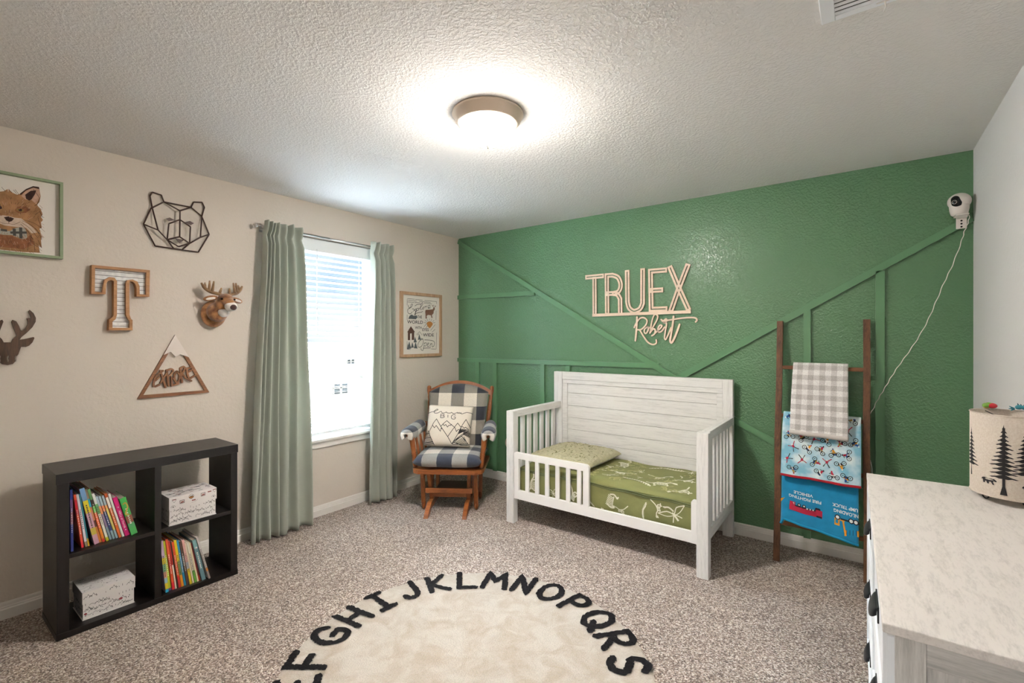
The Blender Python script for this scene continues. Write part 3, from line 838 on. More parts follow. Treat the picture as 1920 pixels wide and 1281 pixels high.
lay = [('fur', 1), ('ear', 5), ('eardark', 3), ('eartip', 3), ('muzzle', 2), ('chest', 4), ('mask', 4), ('eye', 8), ('pupil', 3), ('eyeL', 3), ('nose', 3), ('bowtie', 6)]
for i, (k, mi) in enumerate(lay):
    P = CL(FX[k])
    if k == 'fur':      # mirror the half that lies beyond the picture edge
        P = [p for p in P if p[0] > 0.0]
        P = [(0.0, 0.105)] + P + [(0.0, P[-1][1])]
        PM = [(-x, y) for x, y in P[::-1]]
        P = P + PM[1:-1]
    if k in ('ear', 'eardark', 'eartip'):
        b.patch([(-x, y) for x, y in P], FLAT, 0.0084 + i * 0.00012, mi)
    b.patch(P, FLAT, 0.0084 + i * 0.00012, mi)
random.seed(3)
for k in range(520):      # brush marks of the fur
    P = [p for p in FX['fur'] if -0.02 < p[0] < 0.16]
    x = random.uniform(-0.10, 0.12); y = random.uniform(-0.185, 0.075)
    if abs(x - 0.0) > 0.125 - abs(y + 0.02) * 0.1 or (abs(x) < 0.09 and -0.09 < y < -0.02):
        continue
    L = random.uniform(0.008, 0.02); a = math.atan2(-0.6, x * 6) + random.uniform(-0.3, 0.3)
    if y + 0.05 > 0 and abs(x) < 0.1:
        a = math.atan2(0.6, x * 5) + random.uniform(-0.3, 0.3)
    b.flat(ribbon([(x, y), (x + L * cos(a), y + L * sin(a))], 0.0011, None), FLAT, 0.0098 + k * 1e-6, random.choice([1, 4, 4, 3, 5]))
for i, P in enumerate(FX_WH):
    b.flat(ribbon(catmull(CL(P), 4), 0.0014, None), FLAT, 0.0106 + i * 1e-5, 3)
for i, P in enumerate(FX_BT):
    b.flat(ribbon(CL(P), 0.011, None), FLAT, 0.0104 + i * 2e-5, 7)
b.build('print', [M_PAPER, M_FUR, M_FURL, M_FURD, M_FURM, M_PINK, M_TIE, M_TIED, M_EYE], fx)

# ---- deer-head hook board
db = thing('hook_board', 'dark wooden deer-head silhouette with antlers and small metal hooks', 'coat hook board', on_left(0.375, 1.40))
cx0 = DB[0][0]
half = [(x - cx0, y) for x, y in DB]
full = half + [(-x, y) for x, y in half[::-1][1:-1]]
full = [(x + cx0, y) for x, y in full]
b = MB(); b.prism(full, 0.0, 0.014); b.build('board', M_DKWOOD, db)
M_NICKEL = plain('brushed_nickel', '#b9b0a4', 0.32, metal=1.0)
for hx in (cx0, cx0 - 0.027, cx0 + 0.027):
    b = MB(); z0 = DB_H[0][1] - 0.004
    b.box((hx - .0022, z0 - .020, .014), (hx + .0022, z0 - .002, .016), 0.0005)
    b.tube(catmull([(hx, z0 - .004, .016), (hx, z0 - .008, .026), (hx, z0 + .002, .032)], 4), 0.0016, 8)
    b.tube(catmull([(hx, z0 - .016, .016), (hx, z0 - .026, .022), (hx, z0 - .024, .030), (hx, z0 - .016, .031)], 4), 0.0016, 8)
    b.build('hook', M_NICKEL, db)

# ---- marquee letter T
tl = thing('letter_sign', 'large letter T with wood rim and corrugated whitewashed metal face', 'letter sign', on_left(0.85, 1.63))
b = MB(); b.ring(T_OUT, T_IN, 0.0, 0.042); b.build('rim', M_TANWOOD, tl)
m, t, bs = new_mat('corrugated_metal')
v = coords(t); sx = t.nodes.new('ShaderNodeSeparateXYZ'); t.links.new(v, sx.inputs[0])
mu = t.nodes.new('ShaderNodeMath'); mu.operation = 'MULTIPLY'; mu.inputs[1].default_value = 2 * pi / 0.0235
t.links.new(sx.outputs[1], mu.inputs[0]); sn = t.nodes.new('ShaderNodeMath'); sn.operation = 'SINE'; t.links.new(mu.outputs[0], sn.inputs[0])
nn = noise_tex(t, v, 40, 4)
cc = ramp(t, nn, [(0.35, lin('#cfd0cf')), (0.6, lin('#e8e8e6'))])
gr = t.nodes.new('ShaderNodeMapRange'); gr.inputs['From Min'].default_value = -1; gr.inputs['From Max'].default_value = -0.86
t.links.new(sn.outputs[0], gr.inputs['Value'])
mx = t.nodes.new('ShaderNodeMix'); mx.data_type = 'RGBA'; t.links.new(gr.outputs[0], mx.inputs[0]); mx.inputs[6].default_value = lin('#5a5450'); t.links.new(cc, mx.inputs[7])
t.links.new(mx.outputs[2], bs.inputs['Base Color']); bs.inputs['Roughness'].default_value = 0.55; bump(t, bs, sn.outputs[0], 0.25, 0.0015)
b = MB(); b.prism(T_IN, 0.002, 0.020); b.build('face_panel', m, tl)

# ---- plush deer head
pdr = thing('deer_head', 'mounted plush deer head with spread antlers and big brown nose', 'plush deer head', on_left(1.30, 1.56))
def plush(name, c1, c2, s=70):
    m, t, bs = new_mat(name)
    v = coords(t)
    n = noise_tex(t, v, s * 0.35, 4, 0.6)
    t.links.new(ramp(t, n, [(0.35, lin(c1)), (0.62, lin(c2))]), bs.inputs['Base Color'])
    bs.inputs['Roughness'].default_value = 1.0; bs.inputs['Sheen Weight'].default_value = 0.5
    bump(t, bs, noise_tex(t, v, s * 6, 2), 0.8, 0.003)
    return m
M_DFUR = plush('deer_fur', '#6a3d20', '#b07c4b')
M_DWHITE = plush('deer_white_fur', '#d8cfc6', '#efe9e2')
M_ANT = plush('antler_plush', '#7b5d40', '#a3835c', 40)
M_NOSE = plush('nose_plush', '#2a1512', '#4a221c')
M_BEAD = plain('black_bead', '#0c0a0a', 0.08)
b = MB()
b.ball((-0.012, -0.012, 0.032), (0.077, 0.088, 0.029), n=14)
b.ball((-0.005, -0.002, 0.071), (0.060, 0.066, 0.050), n=14, R=Matrix.Rotation(-0.5, 4, 'X'))
b.ball((0.012, 0.04, 0.10), (0.046, 0.055, 0.05), n=14)
b.ball((0.022, 0.078, 0.125), (0.046, 0.042, 0.052), n=14)
b.ball((0.028, 0.058, 0.155), (0.033, 0.034, 0.045), n=12)
body = b.build('head', M_DFUR, pdr)
md = body.modifiers.new('merge', 'REMESH'); md.mode = 'VOXEL'; md.voxel_size = 0.005; md.use_smooth_shade = True
md = body.modifiers.new('soft', 'SMOOTH'); md.iterations = 6
b = MB(); b.ball((0.033, 0.033, 0.178), (0.036, 0.031, 0.034), n=12); b.build('muzzle', M_DWHITE, pdr)
b = MB(); b.ball((0.012, -0.004, 0.125), (0.034, 0.030, 0.026), n=12); b.build('throat', M_DWHITE, pdr)
b = MB(); b.ball((0.036, 0.027, 0.207), (0.0205, 0.018, 0.013), n=12); b.build('nose', M_NOSE, pdr)
for sx_ in (-1, 1):
    b = MB(); b.ball((0.024 + sx_ * 0.037, 0.080, 0.160), 0.0068, n=8); b.build('eye', M_BEAD, pdr)
    b = MB()
    R = Matrix.Rotation(sx_ * 1.35, 4, 'Z') @ Matrix.Rotation(0.3, 4, 'X')
    b.ball((0.022 + sx_ * 0.078, 0.084 - (sx_ > 0) * 0.004, 0.105), (0.018, 0.042, 0.010), n=10, R=R)
    e_ = b.build('ear', M_DFUR, pdr)
    b = MB(); b.ball((0.022 + sx_ * 0.080, 0.082 - (sx_ > 0) * 0.004, 0.111), (0.009, 0.028, 0.0065), n=8, R=R); b.build('inner_ear', M_DWHITE, e_)
    b = MB()
    A = lambda x, y, z: (0.022 + sx_ * x, y, z)
    b.tube(catmull([A(0.018, 0.108, 0.118), A(0.045, 0.118, 0.105), A(0.080, 0.128, 0.095), A(0.105, 0.150, 0.085), A(0.122, 0.180, 0.08)], 5), [0.011] * 8 + [0.0105] * 6 + [0.008, 0.007, 0.005], 10)
    for p, q in ((A(0.03, 0.112, 0.11), A(0.024, 0.150, 0.125)), (A(0.068, 0.124, 0.10), A(0.058, 0.190, 0.10)), (A(0.083, 0.130, 0.095), A(0.078, 0.192, 0.09)), (A(0.103, 0.148, 0.085), A(0.099, 0.180, 0.075))):
        b.tube([p, tuple((x + y) / 2 for x, y in zip(p, q)), q], [0.0095, 0.0085, 0.0055], 9)
        b.ball(q, 0.0055, n=5)
    b.build('antler', M_ANT, pdr)

# ---- geometric bear
br = thing('wire_bear', 'geometric bear face bent from dark metal wire', 'metal wall art', on_left(1.12, 1.93))
b = MB()
for L in BEAR_L:
    P = [BEAR_P[c] for c in L]
    for p, q in zip(P[:-1], P[1:]):
        b.tube([p, q], 0.0042, 6)
b.build('wire_frame', M_DKIRON, br)
for P in BEAR_E:
    b = MB(); b.prism(P, 0.037, 0.039); b.build('eye', M_DKIRON, br)
b = MB(); b.prism(BEAR_N, 0.033, 0.036); b.build('nose', M_DKIRON, br)

# ---- EXPLORE mountain
mt = thing('mountain_sign', 'wooden triangle mountain sign with white snow cap reading EXPLORE', 'wall sign', on_left(1.08, 1.28))
b = MB(); b.ring(MT_OUT, MT_IN, 0.0, 0.013); b.build('frame', M_BROWNWOOD, mt)
b = MB(); b.prism(MT_SNOW, 0.0135, 0.020); b.build('snow_cap', plain('white_painted_wood', '#e2d8d0', 0.6), mt)
b = MB()
for i, P in enumerate(MT_TXT):
    b.strip(ribbon(catmull(P, 3) if len(P) > 3 else P, 0.0100, 'round', closed=(i == 6)), 0.002, 0.016 + i * 0.0001, closed=(i == 6))
b.build('lettering', M_BROWNWOOD, mt)

# ---- framed lettering poster
po = thing('framed_poster', 'pale wood framed poster lettered Explore the World with Eyes Wide Open', 'framed poster', on_left(3.105, 1.52))
M_FRAMEWOOD = wood('light_frame_wood', '#a98263', '#cfae8c', 'y', 0.5, 8, 8)
b = MB(); w, h_ = 0.262, 0.306
b.ring([(-w, h_), (w, h_), (w, -h_), (-w, -h_)], [(-w + .028, h_ - .028), (w - .028, h_ - .028), (w - .028, -h_ + .028), (-w + .028, -h_ + .028)], 0.0, 0.024)
b.build('frame', M_FRAMEWOOD, po)
b = MB(); b.box((-w + .02, -h_ + .02, 0.001), (w - .02, h_ - .02, 0.010), mi=0)
F = FLAT
for i, P in enumerate(PO_ST):
    b.flat(ribbon(catmull(P, 4) if len(P) > 2 else P, 0.0044, 'round'), F, 0.0108 + i * 2e-5, 1)
for i, P in enumerate(PO_BD):
    b.flat(ribbon(P, 0.0032, None), F, 0.0106 + i * 1e-5, 1)
b.patch(PO_DEER, F, 0.0106, 2)
for P in PO_ANT: b.flat(ribbon(P, 0.005, None), F, 0.0107, 2)
b.patch(PO_SUN, F, 0.0106, 3)
for P in PO_RAY: b.flat(ribbon(P, 0.003, None), F, 0.0107, 1)
b.patch(PO_MTN, F, 0.0106, 4); b.patch(PO_CAB, F, 0.0106, 5); b.patch(PO_DOOR, F, 0.0108, 0)
for i, P in enumerate(PO_TREES): b.patch(P, F, 0.0107 + i * 1e-5, 4)
for P in PO_TREEL: b.flat(ribbon(P, 0.003, None), F, 0.0107, 1)
for s, p0, p1, top in PO_TXT:
    a = math.atan2(p1[1] - p0[1], p1[0] - p0[0]) * 0.0
    size = (top[1] - p0[1]) / 0.72
    b.text(s, lambda x, y, l, p0=p0: (p0[0] + x, p0[1] + y, l), size, 1, 0.0109, width=(p1[0] - p0[0]), bold=0.01)
b.build('print', [M_PAPER, M_BLACK, plain('print_brown', '#7d5a48', 0.9), plain('print_orange', '#c98a4b', 0.9), plain('print_grey', '#5f6468', 0.9), plain('print_cabin', '#5d4138', 0.9)], po)

# ================================================================ name sign on the green wall
M_BIRCH = wood('birch_ply', '#d8bfa6', '#ecd8c2', 'x', 0.6, 6, 8, bumps=0.05)
sg = thing('name_sign', 'cut-out pale wood name sign reading TRUEX Robert on the green wall', 'wall sign', on_green(-1.45, 1.62))
b = MB()
W_, S_ = 0.0195, 0.0036
for i, P in enumerate(SIGN_SLOT):
    z1 = 0.012 + i * 0.0001
    smooth = i in (2, 3, 4)
    if i == 2:
        P = P[:2] + catmull(P[2:8], 4) + [P[8]]
    elif i == 4:
        P = [P[0]] + catmull(P[1:7], 4) + [P[7]]
    elif i == 3:
        P = catmull(P[:3], 4) + [P[3]]
    b.strip(ribbon(P, 0, None, lo=S_, hi=W_), 0.003, z1, smi=1)
    b.strip(ribbon(P, 0, None, lo=-W_, hi=-S_), 0.003, z1, smi=1)
    d0 = (Vector(P[0]) - Vector(P[1])).normalized() * 0.014; d1 = (Vector(P[-1]) - Vector(P[-2])).normalized() * 0.014
    b.strip(ribbon([Vector(P[0]) + d0, P[0]], 2 * W_, None), 0.003, z1 + 0.00005, smi=1)
    b.strip(ribbon([P[-1], Vector(P[-1]) + d1], 2 * W_, None), 0.003, z1 + 0.00005, smi=1)
b.strip(ribbon(SIGN_BAR, 0.024, None), 0.003, 0.0135, smi=1)
M_BURNT = plain('laser_cut_edge', '#6b4a33', 0.8)
b.build('block_letters', [M_BIRCH, M_BURNT], sg)
b = MB()
for i, P in enumerate(SIGN_SCRIPT):
    b.strip(ribbon(catmull(P, 5), 0.0155 if i in (0, 8) else 0.0125, 'round'), 0.003, 0.0125 + i * 0.0001, smi=1)
b.build('script_letters', [M_BIRCH, M_BURNT], sg)
# ================================================================ curtain rod and curtains
M_ROD = plain('satin_nickel', '#b8b4b0', 0.3, metal=1.0)
RY0, RY1, RZ, RX = 1.575, 2.665, 2.172, 0.060
rod = thing('curtain_rod', 'satin nickel curtain rod with round finial above the window', 'curtain rod', on_left(0, 0))
b = MB(); b.tube([(RY0, RZ, RX), (2.1, RZ, RX)], 0.0085, 14); b.tube([(2.05, RZ, RX), (RY1, RZ, RX)], 0.0068, 14); b.build('pole', M_ROD, rod)
b = MB(); b.tube([(RY0 - 0.022, RZ, RX), (RY0, RZ, RX)], 0.006, 10); b.ball((RY0 - 0.036, RZ, RX), 0.0165, n=12); b.build('finial', M_ROD, rod)
for y in (1.60, 2.645):
    b = MB(); b.box((y - .01, RZ - .03, 0), (y + .01, RZ + .02, .004), .001); b.box((y - .006, RZ - .016, .003), (y + .006, RZ - .008, RX + .008), .001)
    b.build('bracket', M_ROD, rod)


def fabric(name, c, trans, weave=900):
    m, t, bs = new_mat(name)
    v = coords(t, (1, 1, 1))
    n = noise_tex(t, v, weave, 2, 0.6)
    col = ramp(t, n, [(0.3, tuple(x * 0.88 for x in lin(c)[:3]) + (1,)), (0.7, lin(c))])
    t.links.new(col, bs.inputs['Base Color'])
    bs.inputs['Roughness'].default_value = 0.85; bs.inputs['Sheen Weight'].default_value = 0.15
    tr = t.nodes.new('ShaderNodeBsdfTranslucent'); t.links.new(col, tr.inputs[0])
    mx = t.nodes.new('ShaderNodeMixShader'); mx.inputs[0].default_value = trans
    out = t.nodes['Material Output']
    t.links.new(bs.outputs[0], mx.inputs[1]); t.links.new(tr.outputs[0], mx.inputs[2]); t.links.new(mx.outputs[0], out.inputs[0])
    return m


M_CURT = fabric('sage_curtain_cloth', '#bcc2b5', 0.2)


def curtain(name, label, top, bot, seed, folds, ztop=2.203, zbot=0.012, amp=0.056, x0=0.110):
    """folds: list of (u, width, depth) ridges across the panel"""
    th = thing(name, label, 'curtain', on_left((top[0] + top[1]) / 2, 0), 'sage curtain panels')
    yc = (top[0] + top[1]) / 2

    def f(u, v):
        z = ztop + (zbot - ztop) * v
        k = min(1.0, v / 0.9)
        s = (k ** 0.8)
        y0 = top[0] + (bot[0] - top[0]) * s; y1 = top[1] + (bot[1] - top[1]) * s
        y = y0 + (y1 - y0) * u
        d = 0.0
        for i, (c, wd, dp) in enumerate(folds):
            cc = c + 0.012 * sin(3 * v + i * 1.7 + seed)
            ww = wd * (0.75 + 0.45 * v * (0.6 + 0.4 * sin(i * 2.1 + seed)))
            q = (u - cc) / ww
            d += dp * math.exp(-q * q) * (1.0 + 0.25 * sin(v * 4 + i * 1.3))
        d = 1.55 * math.tanh(d / 1.25)
        pin = math.exp(-((v - 0.047) / 0.012) ** 2)
        x = x0 - amp * 0.55 + amp * d * (1 - 0.45 * pin) * (0.75 + 0.25 * min(1, v * 6)) - 0.004 * pin
        x += 0.012 * v
        if v < 0.02:
            x += 0.004
        # gathers swing sideways a little
        y += 0.006 * sin(u * 23 + seed) * (0.3 + v) + 0.004 * sin(v * 9 + u * 15)
        return (y - yc, z + 0.006 * sin(u * 19 + seed) * (1 if v < 0.01 else 0), max(0.012, x))
    b = MB()
    b.grid(f, 200, 70, thick=0.0022)
    b.build('panel', M_CURT, th)
    for i in range(4):       # fabric loops behind the heading carry the panel
        y = top[0] + (top[1] - top[0]) * (i + .5) / 4 - yc
        b = MB()
        b.tube([(y, RZ + .0125 * sin(a), RX + .0115 * cos(a)) for a in [2 * pi * q / 16 for q in range(16)]], .0018, 6, closed=True)
        b.build('back_tab', M_CURT, th)
    return th


curtain('curtain', 'sage green curtain left of the window, long and flared at the floor', (1.583, 1.850), (1.470, 1.935), 0.4,
        [(0.03, 0.035, 1.5), (0.14, 0.032, 1.2), (0.25, 0.030, 1.3), (0.36, 0.032, 1.2), (0.50, 0.050, 1.6), (0.70, 0.062, 1.8), (0.92, 0.060, 1.6)])
curtain('curtain', 'sage green curtain right of the window, narrower and beside the framed poster', (2.462, 2.690), (2.405, 2.715), 2.1,
        [(0.06, 0.06, 1.5), (0.28, 0.07, 1.7), (0.50, 0.055, 1.3), (0.70, 0.06, 1.6), (0.92, 0.06, 1.4)])
# ================================================================ cube bookcase
M_ESP = wood('espresso_wood', '#0b0808', '#1b1412', 'y', 0.38, 6, 14, bumps=0.05)
M_ESPX = wood('espresso_wood_upright', '#0b0808', '#1b1412', 'z', 0.38, 6, 14, bumps=0.05)
BX0, BX1, BY0, BY1, BH = -3.268, -2.956, 0.478, 1.254, 0.765
bc = thing('bookcase', 'low espresso four-cube bookcase against the left wall under the mountain sign', 'bookcase', place((BX0 + BX1) / 2, (BY0 + BY1) / 2, 0))
I = Matrix.Translation((-(BX0 + BX1) / 2, -(BY0 + BY1) / 2, 0))
def bb(name, lo, hi, m, bev=0.0015):
    b = MB(I); b.box(lo, hi, bev); return b.build(name, m, bc)
bb('top_panel', (BX0, BY0 - .003, BH - .047), (BX1 + .003, BY1 + .003, BH), M_ESP)
bb('bottom_panel', (BX0, BY0 - .002, 0.0), (BX1 + .002, BY1 + .002, 0.030), M_ESP)
bb('side_panel', (BX0, BY0, 0.030), (BX1, BY0 + .043, BH - .047), M_ESPX)
bb('side_panel', (BX0, BY1 - .035, 0.030), (BX1, BY1, BH - .047), M_ESPX)
bb('divider', (BX0, 0.850, 0.030), (BX1 - .002, 0.880, BH - .047), M_ESPX)
bb('shelf', (BX0, BY0 + .043, 0.364), (BX1 - .003, 0.850, 0.384), M_ESP)
bb('shelf', (BX0, 0.880, 0.364), (BX1 - .003, BY1 - .035, 0.384), M_ESP)

# ---- books: front x, y of the spine foot, thickness, height, lean, bands from the foot up, cover depth
_mc = {}
def cmat(c, rough=0.45):
    k = (c, rough)
    if k not in _mc:
        _mc[k] = plain('ink_' + c.strip('#'), c, rough)
    return _mc[k]
M_PAGES = plain('book_pages', '#ddd5c6', 0.9, var=0.08, nscale=200)
UL = [
 (-2.986, .532, .009, .292, 0.7, [(.44, '#33408c'), (.2, '#8c4f63'), (.2, '#7c5a8c'), (.16, '#2f3f9c')], .21, 'tall thin purple and blue picture book upright against the shelf side'),
 (-3.000, .572, .009, .264, 6.3, [(.12, '#d4232e'), (.5, '#d9502f'), (.28, '#c91f2a'), (.1, '#e2542f')], .22, 'thin bright red book leaning second from the left on the upper shelf'),
 (-3.000, .586, .009, .263, 7.4, [(.1, '#8c7d64'), (.9, '#d8d3dc')], .22, 'thin pale lilac-white book leaning against the red book'),
 (-3.001, .5965, .005, .262, 7.4, [(.15, '#e0b12c'), (.85, '#2f8fa3')], .22, 'very thin teal book squeezed beside the pale lilac book'),
 (-2.998, .619, .019, .290, 13.0, [(.17, '#c99cb4'), (.12, '#c8b84b'), (.27, '#c79bb0'), (.22, '#dcc62c'), (.22, '#7ba6d6')], .22, 'thick book with pink, yellow and blue spine on the upper shelf'),
 (-3.006, .6395, .0085, .281, 12.9, [(.3, '#c67a35'), (.12, '#5d2f26'), (.25, '#d48a63'), (.15, '#2aa1c4'), (.18, '#a59170')], .21, 'orange and turquoise striped book beside the thick pink book'),
 (-3.003, .6505, .010, .280, 13.1, [(.06, '#d63a28'), (.2, '#e08a2c'), (.3, '#e5602c'), (.12, '#58b447'), (.12, '#3a2a26'), (.2, '#67a060')], .21, 'orange, green and black spined book beside the turquoise striped one'),
 (-3.000, .665, .010, .255, 13.3, [(.08, '#cfd02f'), (.5, '#e4e2d3'), (.2, '#6eb36a'), (.22, '#dfe3e0')], .2, 'white and green book with a lime foot on the upper shelf'),
 (-3.004, .679, .009, .237, 13.8, [(.3, '#7d93a0'), (.3, '#8a7798'), (.18, '#e7925e'), (.22, '#9db2c2')], .19, 'grey-blue book with purple lower band, first of the matching trio'),
 (-3.004, .6905, .0095, .236, 13.8, [(.2, '#8ca5b6'), (.45, '#2c3c78'), (.13, '#e7824e'), (.22, '#9db2c2')], .19, 'grey-blue book with navy band, second of the matching trio'),
 (-3.004, .7025, .009, .235, 13.8, [(.2, '#8ca5b6'), (.5, '#d6c56c'), (.08, '#e2a05a'), (.22, '#9db2c2')], .19, 'grey-blue book with pale yellow band, third of the matching trio'),
 (-3.000, .714, .0105, .242, 13.8, [(.68, '#dd6a26'), (.24, '#e8dfd4'), (.08, '#d9652a')], .19, 'bright orange book on the upper shelf'),
 (-3.000, .727, .009, .239, 13.8, [(1.0, '#e9e6e2')], .19, 'plain white book next to the magenta one'),
 (-2.999, .739, .019, .213, 14.0, [(1.0, '#d40d74')], .17, 'magenta book lettered ABCs of Florida'),
 (-2.990, .7615, .027, .203, 14.1, [(.2, '#4fb35c'), (.12, '#57a86c'), (.2, '#8a4a36'), (.48, '#3da548')], .16, 'thick bright green board book at the right end of the upper shelf'),
]
LR = [
 (-2.982, .9065, .0135, .284, 6.0, [(.06, '#2b9fd0'), (.12, '#dfc52e'), (.1, '#8fb4c4'), (.12, '#d99a83'), (.15, '#7fb58f'), (.12, '#e0cd3c'), (.33, '#cdb3cc')], .2, 'patchwork-spined book with a blue foot at the left of the lower shelf'),
 (-2.992, .923, .0115, .276, 6.8, [(.05, '#6b4a86'), (.95, '#b3c42c')], .2, 'lime green book on the lower shelf'),
 (-2.987, .938, .0115, .284, 7.2, [(.14, '#d12a35'), (.3, '#d9552c'), (.15, '#c92c2c'), (.41, '#e0603a')], .2, 'red and orange book beside the lime green one'),
 (-2.987, .952, .0065, .271, 7.6, [(.5, '#e6ddd0'), (.5, '#b52f2a')], .2, 'thin white-edged book between red and black books'),
 (-2.987, .960, .0055, .268, 7.8, [(1.0, '#2a1d1b')], .2, 'thin black book on the lower shelf'),
 (-2.985, .967, .0105, .261, 8.0, [(.25, '#cf3030'), (.75, '#df5b32')], .2, 'vermilion book beside the thin black one'),
 (-2.984, .9795, .0115, .267, 8.8, [(.25, '#e8a02c'), (.3, '#8aa15a'), (.45, '#e6d22c')], .2, 'yellow and orange book on the lower shelf'),
 (-2.984, .9925, .010, .264, 9.8, [(1.0, '#2f97c9')], .2, 'sky blue book on the lower shelf'),
 (-2.980, 1.004, .0105, .256, 10.2, [(.45, '#5b4038'), (.2, '#8e8a86'), (.35, '#6d5348')], .19, 'brown and grey book beside the sky blue one'),
 (-2.976, 1.0165, .0115, .260, 10.6, [(.35, '#dfc42c'), (.15, '#b6b6be'), (.5, '#d9a39b')], .19, 'pink-and-yellow spined book on the lower shelf'),
 (-2.978, 1.0305, .0075, .237, 11.2, [(1.0, '#dfd0b4')], .18, 'thin cream book on the lower shelf'),
 (-2.976, 1.0405, .0105, .238, 11.4, [(.3, '#63a83c'), (.7, '#e2dac6')], .18, 'cream book with a green foot on the lower shelf'),
 (-2.976, 1.053, .0075, .234, 11.5, [(1.0, '#e4d6b0')], .18, 'pale yellow thin book next to the dark red one'),
 (-2.980, 1.0625, .0075, .227, 11.9, [(.15, '#d0452e'), (.85, '#8e2a26')], .17, 'dark red slim book on the lower shelf'),
 (-2.968, 1.0735, .0195, .246, 12.4, [(.8, '#66868f'), (.2, '#7ea7ac')], .2, 'thick grey-teal book on the lower shelf'),
 (-2.962, 1.105, .0095, .263, 15.6, [(.18, '#9a8a84'), (.08, '#d98a3a'), (.74, '#d8cfcb')], .2, 'white-grey book leaning last at the right of the lower shelf'),
]


def book(spec, z0, grp):
    X, Y, t_, h, a, bands, dep, lab = spec
    M = Matrix.Translation((X, Y, z0)) @ Matrix.Rotation(radians(a), 4, 'X')
    dep = min(dep, 0.25)
    o = thing('book', lab, 'book', M, grp)
    lift = 0.0                                      # pivot is the lower left foot
    mats = []
    b = MB()
    z = lift
    for f, c in bands:
        if cmat(c) not in mats: mats.append(cmat(c))
        b.box((-0.004, 0, z), (0, t_, z + f * h), 0.0, mi=mats.index(cmat(c)))
        z += f * h
    cover = cmat(max(bands, key=lambda q: q[0])[1])
    mi = mats.index(cover)
    b.box((-dep, 0, lift), (-0.004, 0.0014, lift + h), 0.0, mi=mi)
    b.box((-dep, t_ - 0.0014, lift), (-0.004, t_, lift + h), 0.0, mi=mi)
    c = b.build('cover', mats, o)
    b = MB(); b.box((-dep + .003, 0.0014, lift + .003), (-0.004, t_ - 0.0014, lift + h - .003)); b.build('pages', M_PAGES, o)
    if 'ABCs' in lab:
        b = MB(); b.text('ABCs of Florida', lambda x, y, l: (0.0006, t_ * 0.3 + y, h * 0.66 - x), 0.0125, 0, 0.0, width=0.098, bold=0.01)
        for zz in (.26, .69):
            b.ball((0.0004, t_ / 2, h * zz - (.022 if zz < .5 else -.012)), (0.0008, 0.003, 0.003), n=5)
        b.build('lettering', cmat('#f0dce6'), o)
    elif t_ > 0.0088:     # small title blocks as broken strokes
        b = MB(); rnd = random.Random(int(Y * 1e4))
        z = h * rnd.uniform(.25, .35)
        while z < h * .7:
            L = rnd.uniform(.004, .009)
            b.box((-0.0002, t_ * .36, z), (0.0004, t_ * .62, z + L)); z += L + rnd.uniform(.002, .005)
        lum = sum(lin(max(bands, key=lambda q: q[0])[1])[:3])
        b.build('title_marks', cmat('#eeeae2' if lum < 1.2 else '#4a3f3c'), o)
    if 'bright green board' in lab:
        b = MB()
        b.flat(ribbon(catmull([(.006, .17), (.018, .175), (.021, .15), (.010, .13), (.006, .115), (.018, .11)], 4), .005, None), lambda x, y, l: (0.0006 + l, x, y), 0)
        b.build('emblem', cmat('#dca13a'), o)
    if 'grey-teal' in lab:
        b = MB(); b.ball((0.0002, t_ * .5, h * .8), (0.001, .006, .006), n=6); b.build('eye_mark', cmat('#e8e8e6'), o)
        b = MB(); b.ball((0.0009, t_ * .42, h * .8), (0.0008, .0025, .0025), n=5); b.build('pupil_mark', cmat('#1c1c1e'), o)
    return o


def row(specs, z0, wall, grp):
    """stand the row up so that no book cuts into its left neighbour"""
    py, pt, pa, ph = wall, 0.0, 0.0, 1.0
    for X, Y, t_, h, a, bands, dep, lab in specs:
        foot = py + pt / cos(pa)
        Y = max(Y, foot + 0.0003)
        a = min(radians(a), math.atan(math.tan(pa) + (Y - foot) / min(h, ph)) - 0.001)
        if h > ph:      # the taller book must also clear the neighbour's top corner
            a = min(a, math.atan((Y - foot + math.tan(pa) * ph) / ph) - 0.001)
        t_ = t_ * cos(a)
        book((X, Y, t_, h, math.degrees(a), bands, dep, lab), z0, grp)
        py, pt, pa, ph = Y, t_, a, h * cos(a)


row(UL, 0.3842, BY0 + .043, 'books on the upper left shelf')
row(LR, 0.0302, 0.880, 'books on the lower right shelf')


# ---- storage boxes with mountain print
M_BOXP = plain('white_box_card', '#e3dedb', 0.75)
M_INK = plain('grey_ink_print', '#3c3a3c', 0.8)


